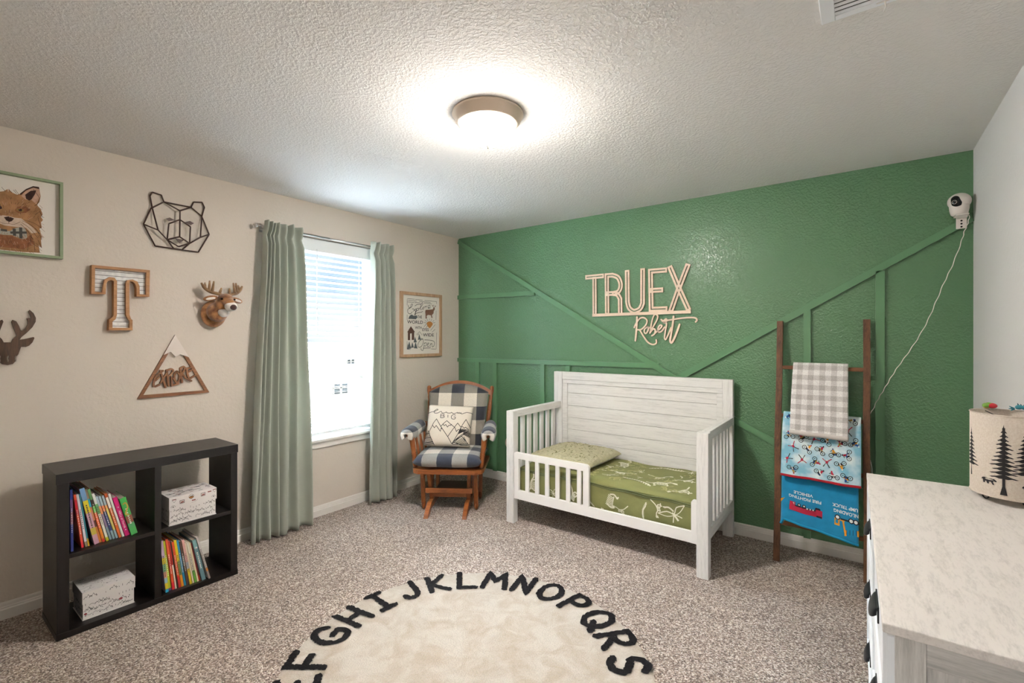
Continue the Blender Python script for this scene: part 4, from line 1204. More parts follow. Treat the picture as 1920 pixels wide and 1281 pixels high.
def doodles(rnd, b, F, x0, x1, y0, y1, mi, n, badges=False):
    """little hand-drawn mountains, dashes and marks inside a rectangle"""
    w, h = x1 - x0, y1 - y0
    k = 0
    nx = max(3, int(w / 0.0125)); ny = max(1, int(h / 0.022))
    for i in range(nx):
        for j in range(ny):
            cx = x0 + w * (i + 0.5 + rnd.uniform(-.25, .25)) / nx; cy = y0 + h * (j + 0.5 + rnd.uniform(-.2, .2)) / ny
            l = 0.0003 + k * 2e-6; k += 1
            r = rnd.random()
            s = min(0.016, h * 0.35)
            cxx = max(x0 + s, min(x1 - s, cx)); cyy = max(y0 + s * .6, min(y1 - s * .8, cy))
            if r < 0.20:
                b.flat(ribbon([(cxx - s, cyy - s * .45), (cxx - s * .45, cyy + s * .2), (cxx - s * .25, cyy - s * .1), (cxx + s * .1, cyy + s * .7), (cxx + s * .5, cyy - s * .1), (cxx + s * .7, cyy + .1 * s), (cxx + s, cyy - s * .4)], .0016, None), F, l, mi)
            elif r < 0.34:
                b.flat(ribbon([(cxx - s * .9, cyy), (cxx - s * .3, cyy + .3 * s), (cxx + s * .2, cyy), (cxx + s * .9, cyy + .25 * s)], .0014, None), F, l, mi)
            elif r < 0.40:
                b.patch(rot2(circ(0, 0, .0024, 6), 0, 1, cxx, cyy), F, l, mi)
            elif r < 0.85:
                q = rnd.uniform(.003, .006); cyy = max(y0 + q, min(y1 - q, cy)); cxx = max(x0 + .002, min(x1 - .002, cx))
                b.flat(ribbon([(cxx, cyy - q), (cxx, cyy + q)], .0016, None), F, l, mi)


def storage_box(X1, Y0, Y1, Z0, h, hl, dep, lab, seed, badge):
    """front face at X1, lid of height hl, slightly larger than the body"""
    w = Y1 - Y0
    o = thing('storage_box', lab, 'storage box', place(X1 - dep / 2, (Y0 + Y1) / 2, Z0), 'mountain print storage boxes')
    rnd = random.Random(seed)
    e = 0.003
    FF = lambda x, y, l: (dep / 2 + l, x, y)
    FL = lambda x, y, l: (dep / 2 + e + l, x, y)
    FS = lambda x, y, l: (x, -w / 2 - l, y)
    FT = lambda x, y, l: (x, y, h + l)
    zl = h - hl
    b = MB()
    b.box((-dep / 2 + e, -w / 2 + e, 0.003), (dep / 2 - e, w / 2 - e, h - .004), 0.0015)
    b.box((-dep / 2, -w / 2, 0.0), (dep / 2, w / 2, 0.003), 0.001)
    b.M = Matrix.Translation((-e, 0, 0))
    doodles(rnd, b, FF, -w / 2 + .006, w / 2 - .006, 0.006, zl, 1, 60)
    b.M = Matrix.Translation((0, e, 0))
    doodles(rnd, b, FS, -dep / 2 + .006, dep / 2 - .006, 0.006, zl - .004, 1, 30)
    if not badge:
        b.M = Matrix.Translation((-e, 0, 0)); b.patch(circ(w * .22, zl * .55, .008, 10, .006), FF, 0.0008, 2); b.patch(circ(-w * .44, zl * .35, .006, 10, .005), FF, 0.0008, 2)
    b.build('body', [M_BOXP, M_INK, cmat('#9a3a40')], o)
    b = MB()
    # the lid edge dips in a shallow curve towards its ends
    N = 16
    def lip(x): return zl + 0.010 * (1 - (2 * x / w) ** 2) * 0.4 - 0.002
    top = [(-w / 2, h), (w / 2, h)]
    poly = [(x, lip(x)) for x in [-w / 2 + w * i / N for i in range(N + 1)]] + [(w / 2, h), (-w / 2, h)]
    old = b.M
    for xx, sgn in ((dep / 2, 1), (-dep / 2, -1)):
        b.M = Matrix(((0, 0, 1, xx - (0.0 if sgn > 0 else e)), (1, 0, 0, 0), (0, 1, 0, 0), (0, 0, 0, 1)))
        b.prism(poly, 0.0, e)
    b.M = old
    for ys in (-w / 2, w / 2 - .002):
        b.box((-dep / 2, ys, zl), (dep / 2, ys + .002, h - .001))
    b.box((-dep / 2 - e, -w / 2 - .0005, h - .003), (dep / 2 + e, w / 2 + .0005, h), 0.0012)
    if badge:
        for k, (u, v, kind) in enumerate([(.10, .70, 'd'), (.26, .45, 's'), (.45, .72, 'c'), (.50, .35, 'b'), (.70, .66, 's'), (.84, .78, 'b'), (.955, .80, 'd'), (.08, .12, 'h'), (.93, .22, 'h')]):
            x = -w / 2 + u * w; y = zl + v * hl; l = .0005 + k * 1e-5
            if kind == 'd':
                P = [(x - .009, y + .006), (x + .009, y + .006), (x + .009, y), (x, y - .011), (x - .009, y)]
                b.flat(ribbon(P, .0012, None, closed=True), FL, l, 1, closed=True); b.patch([(x - .008, y + .0055), (x + .008, y + .0055), (x + .008, y + .002), (x - .008, y + .002)], FL, l, 4)
            elif kind == 's':
                b.patch([(x - .011, y - .009), (x + .011, y - .009), (x + .011, y + .009), (x - .011, y + .009)], FL, l, 1)
                b.patch([(x - .009, y - .007), (x + .009, y - .007), (x + .009, y + .007), (x - .009, y + .007)], FL, l + .0001, 3)
                b.patch([(x - .009, y - .007), (x - .002, y + .003), (x + .001, y), (x + .004, y + .004), (x + .009, y - .005)], FL, l + .0002, 4)
            elif kind == 'c':
                b.patch(circ(x, y, .0125, 18), FL, l, 1); b.patch(circ(x, y, .0108, 18), FL, l + .0001, 0)
                b.patch([(x + .0108 * cos(a_), y + .0108 * sin(a_)) for a_ in [pi + pi * q / 8 for q in range(9)]], FL, l + .0002, 5)
                b.patch([(x - .008, y), (x - .003, y + .005), (x, y + .002), (x + .004, y + .006), (x + .008, y)], FL, l + .0003, 1)
            elif kind == 'b':
                b.patch([(x - .009, y - .003), (x + .009, y - .003), (x + .009, y + .003), (x - .009, y + .003)], FL, l, 4)
            else:
                b.flat(ribbon([(x + .010 * cos(a_), y + .010 * sin(a_)) for a_ in [pi * q / 8 for q in range(9)]], .0012, None), FL, l, 1); b.patch([(x - .005, y), (x, y + .006), (x + .005, y)], FL, l, 1)
        b.flat(ribbon(catmull([(-.01, zl + .010), (.01, zl + .014), (.02, zl + .022)], 3), .0009, None), FL, .0005, 1)
        for i in range(46):
            x = rnd.uniform(-dep / 2 + .012, dep / 2 - .012); y = rnd.uniform(-w / 2 + .015, w / 2 - .015); L = rnd.uniform(.006, .014)
            b.patch([(x - .003, y - L), (x + .003, y - L), (x + .003, y + L), (x - .003, y + L)], FT, .0004 + i * 4e-6, rnd.choice([1, 4, 1]))
    else:
        doodles(rnd, b, FL, -w / 2 + .004, w / 2 - .004, zl + .006, h - .004, 1, 40)
        for i in range(80):
            x = rnd.uniform(-dep / 2 + .01, dep / 2 - .01); y = rnd.uniform(-w / 2 + .01, w / 2 - .01)
            if i % 3:
                b.patch(circ(x, y, .0022, 6), FT, .0004 + i * 3e-6, 1)
            else:
                b.flat(ribbon([(x, y - .012), (x + .003, y), (x, y + .012)], .0014, None), FT, .0004 + i * 3e-6, 1)
    b.build('lid', [M_BOXP, M_INK, cmat('#9a3a40'), cmat('#d8cdc6'), cmat('#8c4a44'), cmat('#a06a34')], o)
    return o


storage_box(-3.003, .575, .779, .0302, .135, .054, .19, 'white mountain-print storage box in the lower left cube', 5, False)
storage_box(-2.968, .916, 1.146, .3842, .152, .062, .17, 'white storage box with camping badges on the lid in the upper right cube', 9, True)

# ================================================================ glider chair
M_OAK = wood('orange_oak', '#6a3418', '#a4622f', 'z', 0.35, 7, 10, bumps=0.05)
M_OAKX = wood('orange_oak_rail', '#6a3418', '#a4622f', 'x', 0.35, 7, 10, bumps=0.05)
M_CK = check('buffalo_check', '#2b2d35', '#8b867b', '#e5dbcb', ('x', 'z'), 0.114, (0.057, 0.008), weave=320)
M_CKS = check('buffalo_check_seat', '#353a47', '#979691', '#dfd8ce', ('x', 'y'), 0.120, (0.078, 0.08), weave=320)
CA = radians(33.2)
CO = (-2.74 - 0.018 * cos(CA), 2.875 - 0.018 * sin(CA), 0)
ch = thing('glider_chair', 'oak glider rocking chair with black and white buffalo check cushions in the corner', 'rocking chair', place(*CO, CA))


def part(name, m, fn, parent=None, M=None):
    b = MB(M); fn(b); return b.build(name, m, parent)


for s in (-1, 1):
    # floor runner with chamfered toe
    def fn(b, s=s):
        b.M = Matrix(((0, 0, 1, s * 0.150), (1, 0, 0, 0), (0, 1, 0, 0), (0, 0, 0, 1)))
        b.prism([(-.335, .0), (-.28, .0), (-.20, .035), (.24, .035), (.30, .0), (.335, .0), (.335, .03), (.26, .085), (-.20, .085), (-.325, .022)], -0.017, 0.017)
    part('runner', M_OAKX, fn, ch)
    for yy in (-1, 1):
        part('base_post', M_OAK, lambda b, s=s, y=yy: b.beam((s * .150, y * .11, .07), (s * .165, y * .17, .31), .034, .03, .004, up=(1, 0, 0)), ch)
        part('glide_arm', M_OAK, lambda b, s=s, y=yy: (b.beam((s * .215, y * .17, .30), (s * .215, y * .13, .03), .024, .034, .004, up=(1, 0, 0)), b.ball((s * .215, y * .13, .035), (.016, .03, .033), n=8)), ch)
    part('side_rail', M_OAKX, lambda b, s=s: b.box((s * .215 - .014, -.19, .27), (s * .215 + .014, .20, .325), .005), ch)
    part('armrest', M_OAKX, lambda b, s=s: b.beam((s * .305, -.235, .615), (s * .275, .25, .640), .055, .022, .006, up=(0, 0, 1)), ch)
    part('arm_post', M_OAK, lambda b, s=s: b.turned((s * .262, -.205, .36), (s * .298, -.215, .655), [(.012, 0), (.019, .05), (.022, .2), (.0165, .3), (.021, .33), (.0165, .36), (.021, .39), (.0165, .42), (.019, .55), (.023, .8), (.022, .94), (.012, 1)]), ch)
    for k in range(3):
        part('arm_spindle', M_OAK, lambda b, s=s, k=k: b.turned((s * (.255 - .004 * k), -.09 + .1 * k, .36), (s * (.293 - .006 * k), -.10 + .11 * k, .625), [(.007, 0), (.010, .3), (.012, .5), (.010, .7), (.007, 1)], 10), ch)
    part('back_post', M_OAK, lambda b, s=s: b.turned((s * .232, .20, .35), (s * .292, .375, .955), [(.014, 0), (.018, .1), (.020, .3), (.014, .38), (.019, .42), (.014, .46), (.021, .6), (.018, .75), (.014, .8), (.019, .83), (.014, .86), (.020, .93), (.018, .985), (.009, 1)]), ch)


def wood_arc(b):
    P = []
    for i in range(21):
        x = -.28 + .56 * i / 20
        zt = 1.005 - .085 * (abs(x) / .28) ** 2.0
        P.append((x, zt))
    Q = [(x, z - .045) for x, z in P[::-1]]
    b.M = Matrix(((1, 0, 0, 0), (0, 0.29, -1, .36 - 0.29 * 0.95), (0, 1, 0, 0), (0, 0, 0, 1)))
    b.prism(P + Q, -.012, .012)


part('crest_rail', M_OAKX, wood_arc, ch)
part('seat_frame', M_OAKX, lambda b: b.prism([(-.285 + .0, .22), (-.285, -.20), (-.27, -.245), (-.225, -.275), (.225, -.275), (.27, -.245), (.285, -.20), (.285, .22)], .325, .358), ch)
part('front_rail', M_OAKX, lambda b: b.box((-.19, -.185, .148), (.19, -.160, .188), .004), ch)
part('lower_rail', M_OAKX, lambda b: b.box((-.14, -.150, .108), (.14, -.128, .148), .004), ch)
part('base_shelf', plain('dark_oak', '#4a2414', 0.4), lambda b: b.box((-.135, -.125, .13), (.135, .17, .145), .002), ch)
for k in range(5):
    x = -.16 + .08 * k
    part('back_spindle', M_OAK, lambda b, x=x: b.turned((x * .9, .225, .36), (x, .372, .94), [(.008, 0), (.012, .4), (.010, .6), (.013, .8), (.008, 1)], 10), ch)


def pillowy(w, d, h, n=24, p=4, seed=0, wr=0.004, pinch=0.0):
    """soft cushion block centred on origin, w along x, d along y, h along z"""
    def make(b, T, mi=0):
        old = b.M; b.M = old @ T
        vs = []
        def pt(u, v, s):
            x = (2 * u - 1); y = (2 * v - 1)
            e = max(0.0, (1 - abs(x) ** p)) * max(0.0, (1 - abs(y) ** p))
            z = s * h / 2 * (e ** 0.42)
            k = 1 - pinch * (x * x * y * y) + pinch * 0.0
            wn = noise.noise(Vector((x * 2.2 + seed, y * 2.2, s * 1.3))) * wr
            qx = x * (1 - pinch * (1 - y * y) * abs(x) ** 6); qy = y * (1 - pinch * (1 - x * x) * abs(y) ** 6)
            return (qx * w / 2, qy * d / 2, z + wn * e)
        b.grid(lambda u, v: pt(u, v, 1), n, n, mi)
        b.grid(lambda u, v: pt(v, u, -1), n, n, mi)
        bmesh.ops.remove_doubles(b.bm, verts=b.bm.verts, dist=0.0003)
        b.M = old
    return make


def seat_c(b):
    pillowy(.54, .50, .112, 28, 5, 1)(b, Matrix.Translation((0, -.035, .418)))
part('seat_cushion', M_CKS, seat_c, ch)


def back_c(b):
    # back cushion follows the arched crest
    def f(u, v, s):
        x = 2 * u - 1; y = 2 * v - 1
        ex = 1 - abs(x) ** 6; ey = 1 - abs(y) ** 5
        e = max(0, ex) * max(0, ey)
        hw = .225 + .045 * v
        zt = .982 - .075 * abs(x) ** 2.2
        z = .43 + (zt - .43) * v
        yy = .165 + (z - .43) * .30
        yy += -s * (.045 * e ** .4) - .028
        yy += -.012 * s * math.exp(-((v - .42) / .03) ** 2) * -1 * (1 if s > 0 else 0)
        return (x * hw, yy + (noise.noise(Vector((x * 3, z * 7, s))) * .006) * e, z)
    b.grid(lambda u, v: f(u, v, 1), 30, 30)
    b.grid(lambda u, v: f(v, u, -1), 30, 30)
    bmesh.ops.remove_doubles(b.bm, verts=b.bm.verts, dist=0.0003)
part('back_cushion', M_CK, back_c, ch)
M_CKA = check('buffalo_check_arm', '#353a47', '#979691', '#dfd8ce', ('y', 'z'), 0.11, (0.02, 0.015), weave=320)
for s in (-1, 1):
    def arm_pad(b, s=s):
        # padded sleeve over the armrest with rounded front, legs of cloth hanging each side
        def f(u, v):
            a = -0.25 * pi + 1.5 * pi * u
            t = v
            yy = -.262 + .40 * t
            cx = s * (.318 - .022 * t)
            r1 = .050 + .005 * sin(6 * t)
            end = min(1, (min(t, 1 - t) / .10)) ** .5 if min(t, 1 - t) < .10 else 1
            zc = .622 + .02 * t
            return (cx + s * .008 + r1 * (0.35 + .65 * end) * cos(a), yy, zc + .046 * (0.3 + .7 * end) * sin(a) - .010 * (u < .05 or u > .95))
        b.grid(f, 24, 24, thick=.012)
    part('arm_pad', M_CKA, arm_pad, ch)

# ---- throw pillow on the chair
M_CANVAS = plain('natural_canvas', '#e0d6c6', 0.95, var=0.05, nscale=300, bumps=0.3, bscale=700)
PR = Matrix.Rotation(radians(-24), 4, 'X')
tp = thing('throw_pillow', 'square canvas pillow with dream BIG and mountains drawn in black, on the glider seat', 'pillow', place(*CO, CA) @ Matrix.Translation((-.040, .040, .648)) @ Matrix.Rotation(radians(2), 4, 'Y') @ PR @ Matrix.Rotation(radians(90), 4, 'X'))
PS = .388


def pil_z(x, y):
    u = min(1, abs(2 * x / PS)); v = min(1, abs(2 * y / (PS * .9)))
    return .062 * (max(0, 1 - u ** 3) * max(0, 1 - v ** 3)) ** .5


def PF(x, y, l=0.0):
    return (x, y, pil_z(x, y) + .0016 + l)


b = MB()
for s in (1, -1):
    b.grid((lambda u, v: ((u - .5) * PS * (1 - .03 * (1 - (2 * v - 1) ** 2)), (v - .5) * PS * .9, pil_z((u - .5) * PS, (v - .5) * PS * .9))) if s > 0 else (lambda u, v: ((v - .5) * PS * (1 - .03 * (1 - (2 * u - 1) ** 2)), (u - .5) * PS * .9, -.7 * pil_z((v - .5) * PS, (u - .5) * PS * .9))), 30, 30)
bmesh.ops.remove_doubles(b.bm, verts=b.bm.verts, dist=0.0004)


def sub(pts, step=.012):
    out = [Vector(pts[0])]
    for p, q in zip(pts[:-1], pts[1:]):
        p = Vector(p); q = Vector(q); n = max(1, int((q - p).length / step))
        out += [p.lerp(q, (i + 1) / n) for i in range(n)]
    return out


def pz(pts):   # sketch units -> pillow units
    return [(max(-.197, min(.197, (x - 740) / 1100 * PS)), max(-.176, min(.176, (575 - y) / 1030 * PS * .9))) for x, y in pts]


dl = [([(200, 300), (280, 275), (350, 262), (385, 255), (450, 215), (425, 198), (375, 240), (365, 285), (410, 308), (470, 295), (520, 262), (545, 262), (560, 290), (600, 300), (640, 285), (665, 268), (680, 285), (720, 295), (770, 290), (790, 272), (815, 290), (850, 300), (900, 285), (935, 265), (950, 292), (975, 265), (995, 290), (1015, 268), (1040, 298), (1090, 275), (1140, 250), (1200, 245), (1290, 255)], 1),
      ([(540, 325), (542, 420)], 0), ([(540, 328), (600, 330), (625, 350), (600, 372), (545, 375)], 1), ([(600, 372), (635, 392), (610, 420), (542, 422)], 1), ([(715, 340), (722, 412)], 0), ([(900, 345), (850, 328), (805, 365), (815, 430), (870, 445), (900, 425), (898, 390), (855, 390)], 1),
      ([(270, 740), (300, 775), (360, 640), (385, 560), (450, 455), (575, 640), (765, 880), (870, 1040)], 0), ([(365, 610), (425, 678), (462, 620), (578, 760), (590, 685), (625, 705)], 0),
      ([(578, 638), (625, 575), (705, 492), (800, 570), (895, 638)], 0), ([(625, 580), (655, 620), (690, 590), (740, 650), (770, 600), (800, 610), (830, 575)], 0),
      ([(765, 880), (905, 640), (970, 538), (1055, 635)], 0), ([(905, 640), (960, 745), (1000, 695), (1025, 700)], 0),
      ([(870, 1040), (940, 920), (1000, 800), (1040, 680), (1090, 560), (1155, 430), (1210, 520), (1270, 620)], 0), ([(1060, 630), (1100, 620), (1130, 650), (1160, 622), (1240, 680)], 0),
      ([(300, 775), (330, 860), (450, 1080)], 0), ([(870, 1040), (910, 980), (1050, 850), (1230, 690)], 0), ([(900, 985), (1060, 870), (1250, 700)], 0), ([(880, 1045), (1050, 1035), (1280, 1020)], 0), ([(910, 1000), (1080, 1050), (1280, 1050)], 0), ([(870, 1040), (1090, 850), (1240, 1010)], 0)]
for i, (P, sm) in enumerate(dl):
    Q = pz(P)
    b.flat(ribbon(sub(catmull(Q, 4) if sm else Q), .0046 if i else .0046, None), PF, i * 1e-5, 1)
k = 0
for j in range(9):       # hatched foothills
    k += 1; b.flat(ribbon(sub(pz([(930 + 26 * j, 1000 - 18 * j), (980 + 32 * j, 1025)])), .0045, None), PF, .0003 + k * 1e-5, 1)
for j in range(11):
    k += 1; b.flat(ribbon(sub(pz([(1010 + 5 * j if j < 6 else 1120, 800 - 17 * j if j < 6 else 700 + 20 * (j - 5)), (1200 - 30 * j + 10 if j < 6 else 1275, 680 - 3 * j if j < 6 else 720 + 28 * (j - 5))])), .0060 if j % 2 else .0046, None), PF, .0003 + k * 1e-5, 1)
for j in range(9):
    k += 1; b.flat(ribbon(sub(pz([(205, 1075 - 36 * j), (430 - 17 * j, 1045 - 34 * j)])), .0066 if j % 3 == 1 else .0036, None), PF, .0003 + k * 1e-5, 1)
b.build('cover', [M_CANVAS, M_BLACK], tp)
# ================================================================ toddler bed
M_WW = wood('whitewashed_wood', '#c0bfbc', '#e4e3e0', 'z', 0.6, 7, 16, (0.28, 0.52), 0.1)
M_WWX = wood('whitewashed_wood_rail', '#c0bfbc', '#e4e3e0', 'x', 0.6, 7, 16, (0.28, 0.52), 0.1)
M_WWY = wood('whitewashed_wood_side', '#c0bfbc', '#e4e3e0', 'y', 0.6, 7, 16, (0.28, 0.52), 0.1)
M_GUARD = plain('white_painted_rail', '#efedea', 0.45)
bd = thing('toddler_bed', 'whitewashed toddler bed with tall plank headboard and white guard rail', 'bed', place(-1.44, 3.2, 0))
IB = Matrix.Translation((1.44, -3.2, 0))


def bp(name, m, boxes, bev=0.003, parent=None):
    b = MB(IB)
    for lo, hi in boxes:
        b.box(lo, hi, bev)
    return b.build(name, m, parent or bd)


YF = 2.832
for x0, x1 in ((-2.165, -2.100), (-0.775, -0.708)):
    bp('front_leg', M_WW, [((x0, YF, 0), (x1, YF + .058, .842))])
for x0, x1 in ((-2.182, -2.100), (-0.792, -0.724)):
    bp('back_post', M_WW, [((x0, 3.545, 0), (x1, 3.590, 1.100))])
bp('headboard_rail', M_WWX, [((-2.100, 3.548, 1.035), (-.792, 3.588, 1.100))])
bp('headboard_rail', M_WWX, [((-2.100, 3.548, .24), (-.792, 3.588, .32))])
bp('headboard_frame', M_WWX, [((-2.100, 3.553, 1.000), (-.792, 3.586, 1.0345)), ((-2.100, 3.553, .32), (-2.052, 3.586, 1.000)), ((-.832, 3.553, .32), (-.792, 3.586, 1.000))], 0.002)
pl = [1.000, .919, .811, .709, .606, .506, .40, .32]
bp('headboard_planks', M_WWX, [((-2.052, 3.560, lo + .001), (-.832, 3.584, hi - .001)) for hi, lo in zip(pl[:-1], pl[1:])], 0.0022)
for xa, xb, n in ((-2.160, -2.112, 'l'), (-.765, -.717, 'r')):
    bp('side_top_rail', M_WWY, [((xa, YF + .058, .790), (xb, 3.545, .842))])
    bp('side_bottom_rail', M_WWY, [((xa + .006, YF + .058, .195), (xb - .006, 3.545, .262))])
    for k in range(7):
        y = 2.912 + .0905 * k
        bp('side_slat', M_WW, [((xa + .014, y - .020, .258), (xb - .014, y + .020, .794))], 0.002)
# guard rail: one shaped front board outline with an open slatted section
def rc(x, z, r, a0, a1, n=6):
    return [(x + r * cos(radians(a0 + (a1 - a0) * i / n)), z + r * sin(radians(a0 + (a1 - a0) * i / n))) for i in range(n + 1)]
b = MB(IB @ Matrix(((1, 0, 0, 0), (0, 0, -1, YF + .030), (0, 1, 0, 0), (0, 0, 0, 1))))
b.prism([(-2.099, .189), (-.776, .189), (-.776, .255), (-1.475, .255), (-2.099, .255)], 0, .022)
b.prism([(-2.099, .255), (-2.058, .255), (-2.058, .490), (-2.099, .490)], 0, .022)
b.prism([(-1.519, .255), (-1.475, .255), (-1.475, .490), (-1.519, .490)], 0, .022)
b.prism([(-2.099, .490), (-1.475, .490)] + rc(-1.497, .514, .022, 0, 90) + rc(-2.085, .522, .014, 90, 180), 0, .022)
b.prism([(-.806, .1885), (-.776, .1885)] + [(-.776, .440)] + rc(-.790, .426, .016, 60, 180), -.001, .0235)
b.build('guard_rail', M_GUARD, bd)
for k in range(6):
    x = -1.984 + .0865 * k
    bp('guard_slat', M_GUARD, [((x - .016, YF + .011, .250), (x + .016, YF + .027, .494))], 0.003)
bp('slat_base', M_GUARD, [((-2.10, 2.875, .185), (-.772, 3.545, .20))])

# ---- mattress in dinosaur bedding
M_OLIVE = plain('olive_bedding', '#7c7e4c', 0.85, var=0.08, nscale=8, bumps=0.3, bscale=14, bdist=0.02)
M_BONE = plain('bone_print', '#dcd9c3', 0.9)
M_BONE2 = plain('pale_olive_print', '#a3a16c', 0.9)
M_PIPE = plain('dark_olive_piping', '#626b45', 0.8)
MX0, MX1, MY0, MY1, MZ0, MZ1 = -2.088, -.81, 2.888, 3.535, .204, .408


def top_z(x, y):
    u = min(1, max(-1, (2 * x - MX0 - MX1) / (MX1 - MX0))); v = min(1, max(-1, (2 * y - MY0 - MY1) / (MY1 - MY0)))
    e = (max(0, 1 - abs(u) ** 14) * max(0, 1 - abs(v) ** 8)) ** .5
    wr = .016 * noise.noise(Vector((x * 4.2, y * 5.5, 2))) + .006 * noise.noise(Vector((x * 12, y * 4, 7)))
    fold = .007 * math.exp(-((y - 2.96 - .09 * (x + 1.5)) / .03) ** 2)
    k_ = min(1, max(0, (x + 1.58) / .12))      # the pillow presses the cover flat
    wr *= k_; fold *= k_
    return MZ1 + .028 * e + (wr + fold) * e


def front_y(x, z):
    v = (z - MZ0) / (MZ1 - MZ0)
    return MY0 - .006 * sin(pi * min(1, max(0, v))) + .012 * noise.noise(Vector((x * 9, z * 12, 3)))


ms = thing('mattress', 'small mattress in an olive green cover printed with white dinosaur skeletons', 'mattress', place(-1.44, 3.2, .2))
b = MB(Matrix.Translation((1.44, -3.2, -.2)))
NX, NY = 90, 44
b.grid(lambda u, v: (MX0 + (MX1 - MX0) * u, MY0 + (MY1 - MY0) * v, top_z(MX0 + (MX1 - MX0) * u, MY0 + (MY1 - MY0) * v)), NX, NY)
b.grid(lambda u, v: (MX0 + (MX1 - MX0) * u, front_y(MX0 + (MX1 - MX0) * u, MZ0 + (MZ1 - MZ0) * v), MZ0 + (MZ1 - MZ0) * v), NX, 14)
b.faces([(MX0, MY0, MZ0), (MX0, MY1, MZ0), (MX0, MY1, MZ1), (MX0, MY0, MZ1), (MX1, MY0, MZ0), (MX1, MY1, MZ0), (MX1, MY1, MZ1), (MX1, MY0, MZ1)], [(0, 3, 2, 1), (4, 5, 6, 7), (1, 2, 6, 5), (0, 1, 5, 4)])


def dino(kind):
    """stroke lists (points, width) in a unit-ish box"""
    if kind == 0:    # rib cage with skull and limbs
        S = [([(-1, .35), (-.7, .42), (-.4, .22), (0, .25), (.35, .15), (.7, -.05), (1.1, .05)], .13)]
        for i in range(7):
            x = -.42 + .12 * i; S.append(([(x, .22), (x - .07, -.05), (x - .02, -.28), (x + .07, -.36 + .02 * i)], .062))
        S += [([(-.42, .1), (-.55, -.25), (-.45, -.5)], .1), ([(.35, .1), (.5, -.25), (.35, -.55), (.5, -.6)], .11), ([(-1.2, .30), (-1.02, .34), (-.9, .36)], .24), ([(-1.25, .2), (-1.0, .22)], .08)]
    elif kind == 1:  # running predator
        S = [([(-.9, .45), (-.6, .35), (-.35, .1), (0, .05), (.4, .12), (.8, .35), (1.1, .55)], .12), ([(-1.15, .5), (-.85, .45)], .26), ([(-1.2, .34), (-.9, .33)], .1)]
        for i in range(6):
            x = -.38 + .1 * i; S.append(([(x, .1), (x - .05, -.12), (x + .05, -.26)], .06))
        S += [([(.05, .0), (-.12, -.25), (.1, -.45), (-.05, -.62)], .12), ([(.1, .0), (.3, -.2), (.2, -.5), (.4, -.55)], .12), ([(-.35, 0), (-.5, -.15), (-.42, -.25)], .07)]
    elif kind == 2:  # chain of vertebrae
        S = [([(-.9, -.2), (-.4, .12), (.1, .2), (.5, .12), (.9, .25)], .1)]
        for i in range(11):
            x = -.75 + .15 * i; y = -.1 + .3 * min(1, i / 5)
            S.append(([(x, y - .10), (x + .02, y + .12)], .09))
    else:            # flyer
        S = [([(-1, .4), (-.4, .3), (0, 0), (.4, .35), (1, .3)], .07), ([(-.1, .1), (0, -.1), (.1, -.5)], .13), ([(0, 0), (-.3, -.5)], .07), ([(0, 0), (.45, -.4)], .07), ([(.05, .15), (-.15, .5), (-.45, .6)], .12), ([(-1, .4), (-.5, .0), (0, -.1)], .05), ([(1, .3), (.5, .0), (.1, -.1)], .05), ([(-.12, .5), (-.5, .66)], .1)]
    return S


rnd = random.Random(11)
FTOP = lambda x, y, l: (x, y, top_z(x, y) + .0022 + l)
FFR = lambda x, z, l: (x, front_y(x, z) - .0022 - l, z)
k = 0
def put(F, cx, cy, s, a, kind, mi, fx, x0, x1, y0, y1):
    global k
    for P, w in dino(kind):
        Q = rot2(P, a, s, cx, cy, fx)
        Q = [q for q in catmull(Q, 3)]
        if any(q[0] < x0 or q[0] > x1 or q[1] < y0 or q[1] > y1 for q in Q):
            continue
        k += 1
        b.flat(ribbon(sub(Q, .02), w * s, None), F, k * 4e-6, mi)
for cx, cy, s, a, kd in [(-1.44, 3.36, .10, -1.2, 0), (-1.14, 3.40, .13, .05, 2), (-1.36, 3.12, .085, .1, 1), (-1.12, 3.20, .075, .2, 1), (-1.06, 3.05, .085, .25, 0), (-.93, 3.20, .075, .9, 1), (-.87, 3.36, .07, -.5, 3), (-1.20, 2.985, .11, .1, 2), (-.90, 3.00, .08, 1.0, 1), (-1.52, 3.10, .05, .1, 2), (-1.00, 3.28, .05, -1, 2), (-1.40, 3.00, .06, .1, 3), (-1.27, 3.24, .05, 1, 3), (-1.50, 3.22, .05, 2, 1), (-1.22, 3.10, .03, 2, 1), (-1.6, 3.45, .05, 2, 3), (-.97, 3.44, .06, .3, 3)]:
    put(FTOP, cx, cy, s, a, kd, 1, rnd.choice([-1, 1]), MX0 + .02, MX1 - .01, MY0 + .03, MY1 - .03)
for i in range(34):
    put(FTOP, rnd.uniform(MX0 + .5, MX1 - .08), rnd.uniform(MY0 + .06, MY1 - .06), rnd.uniform(.04, .065), rnd.uniform(0, 6), rnd.randrange(4), 2, 1, MX0 + .02, MX1 - .01, MY0 + .03, MY1 - .03)
for cx, cy, s, a, kd in [(-1.34, .325, .088, 1.3, 0), (-.92, .32, .088, .5, 3), (-1.10, .30, .06, 1.2, 2), (-1.26, .27, .05, .2, 1), (-1.955, .31, .080, 1.5, 0), (-1.62, .30, .08, 1.4, 1), (-1.78, .28, .05, .5, 3), (-1.48, .29, .05, 2, 2), (-1.02, .34, .05, 2, 1)]:
    put(FFR, cx, cy, s, a, kd, 1, 1, MX0 + .01, MX1 - .01, MZ0 + .01, MZ1 - .004)
b.build('cover', [M_OLIVE, M_BONE, M_BONE2], ms)
b = MB(Matrix.Translation((1.44, -3.2, -.2)))
b.tube([(MX0 + (MX1 - MX0) * i / 60, MY0 - .003, MZ1 - .004 - .012 * max(0, i / 60 - .5) + .004 * sin(i * .5)) for i in range(61)], .0042, 8)
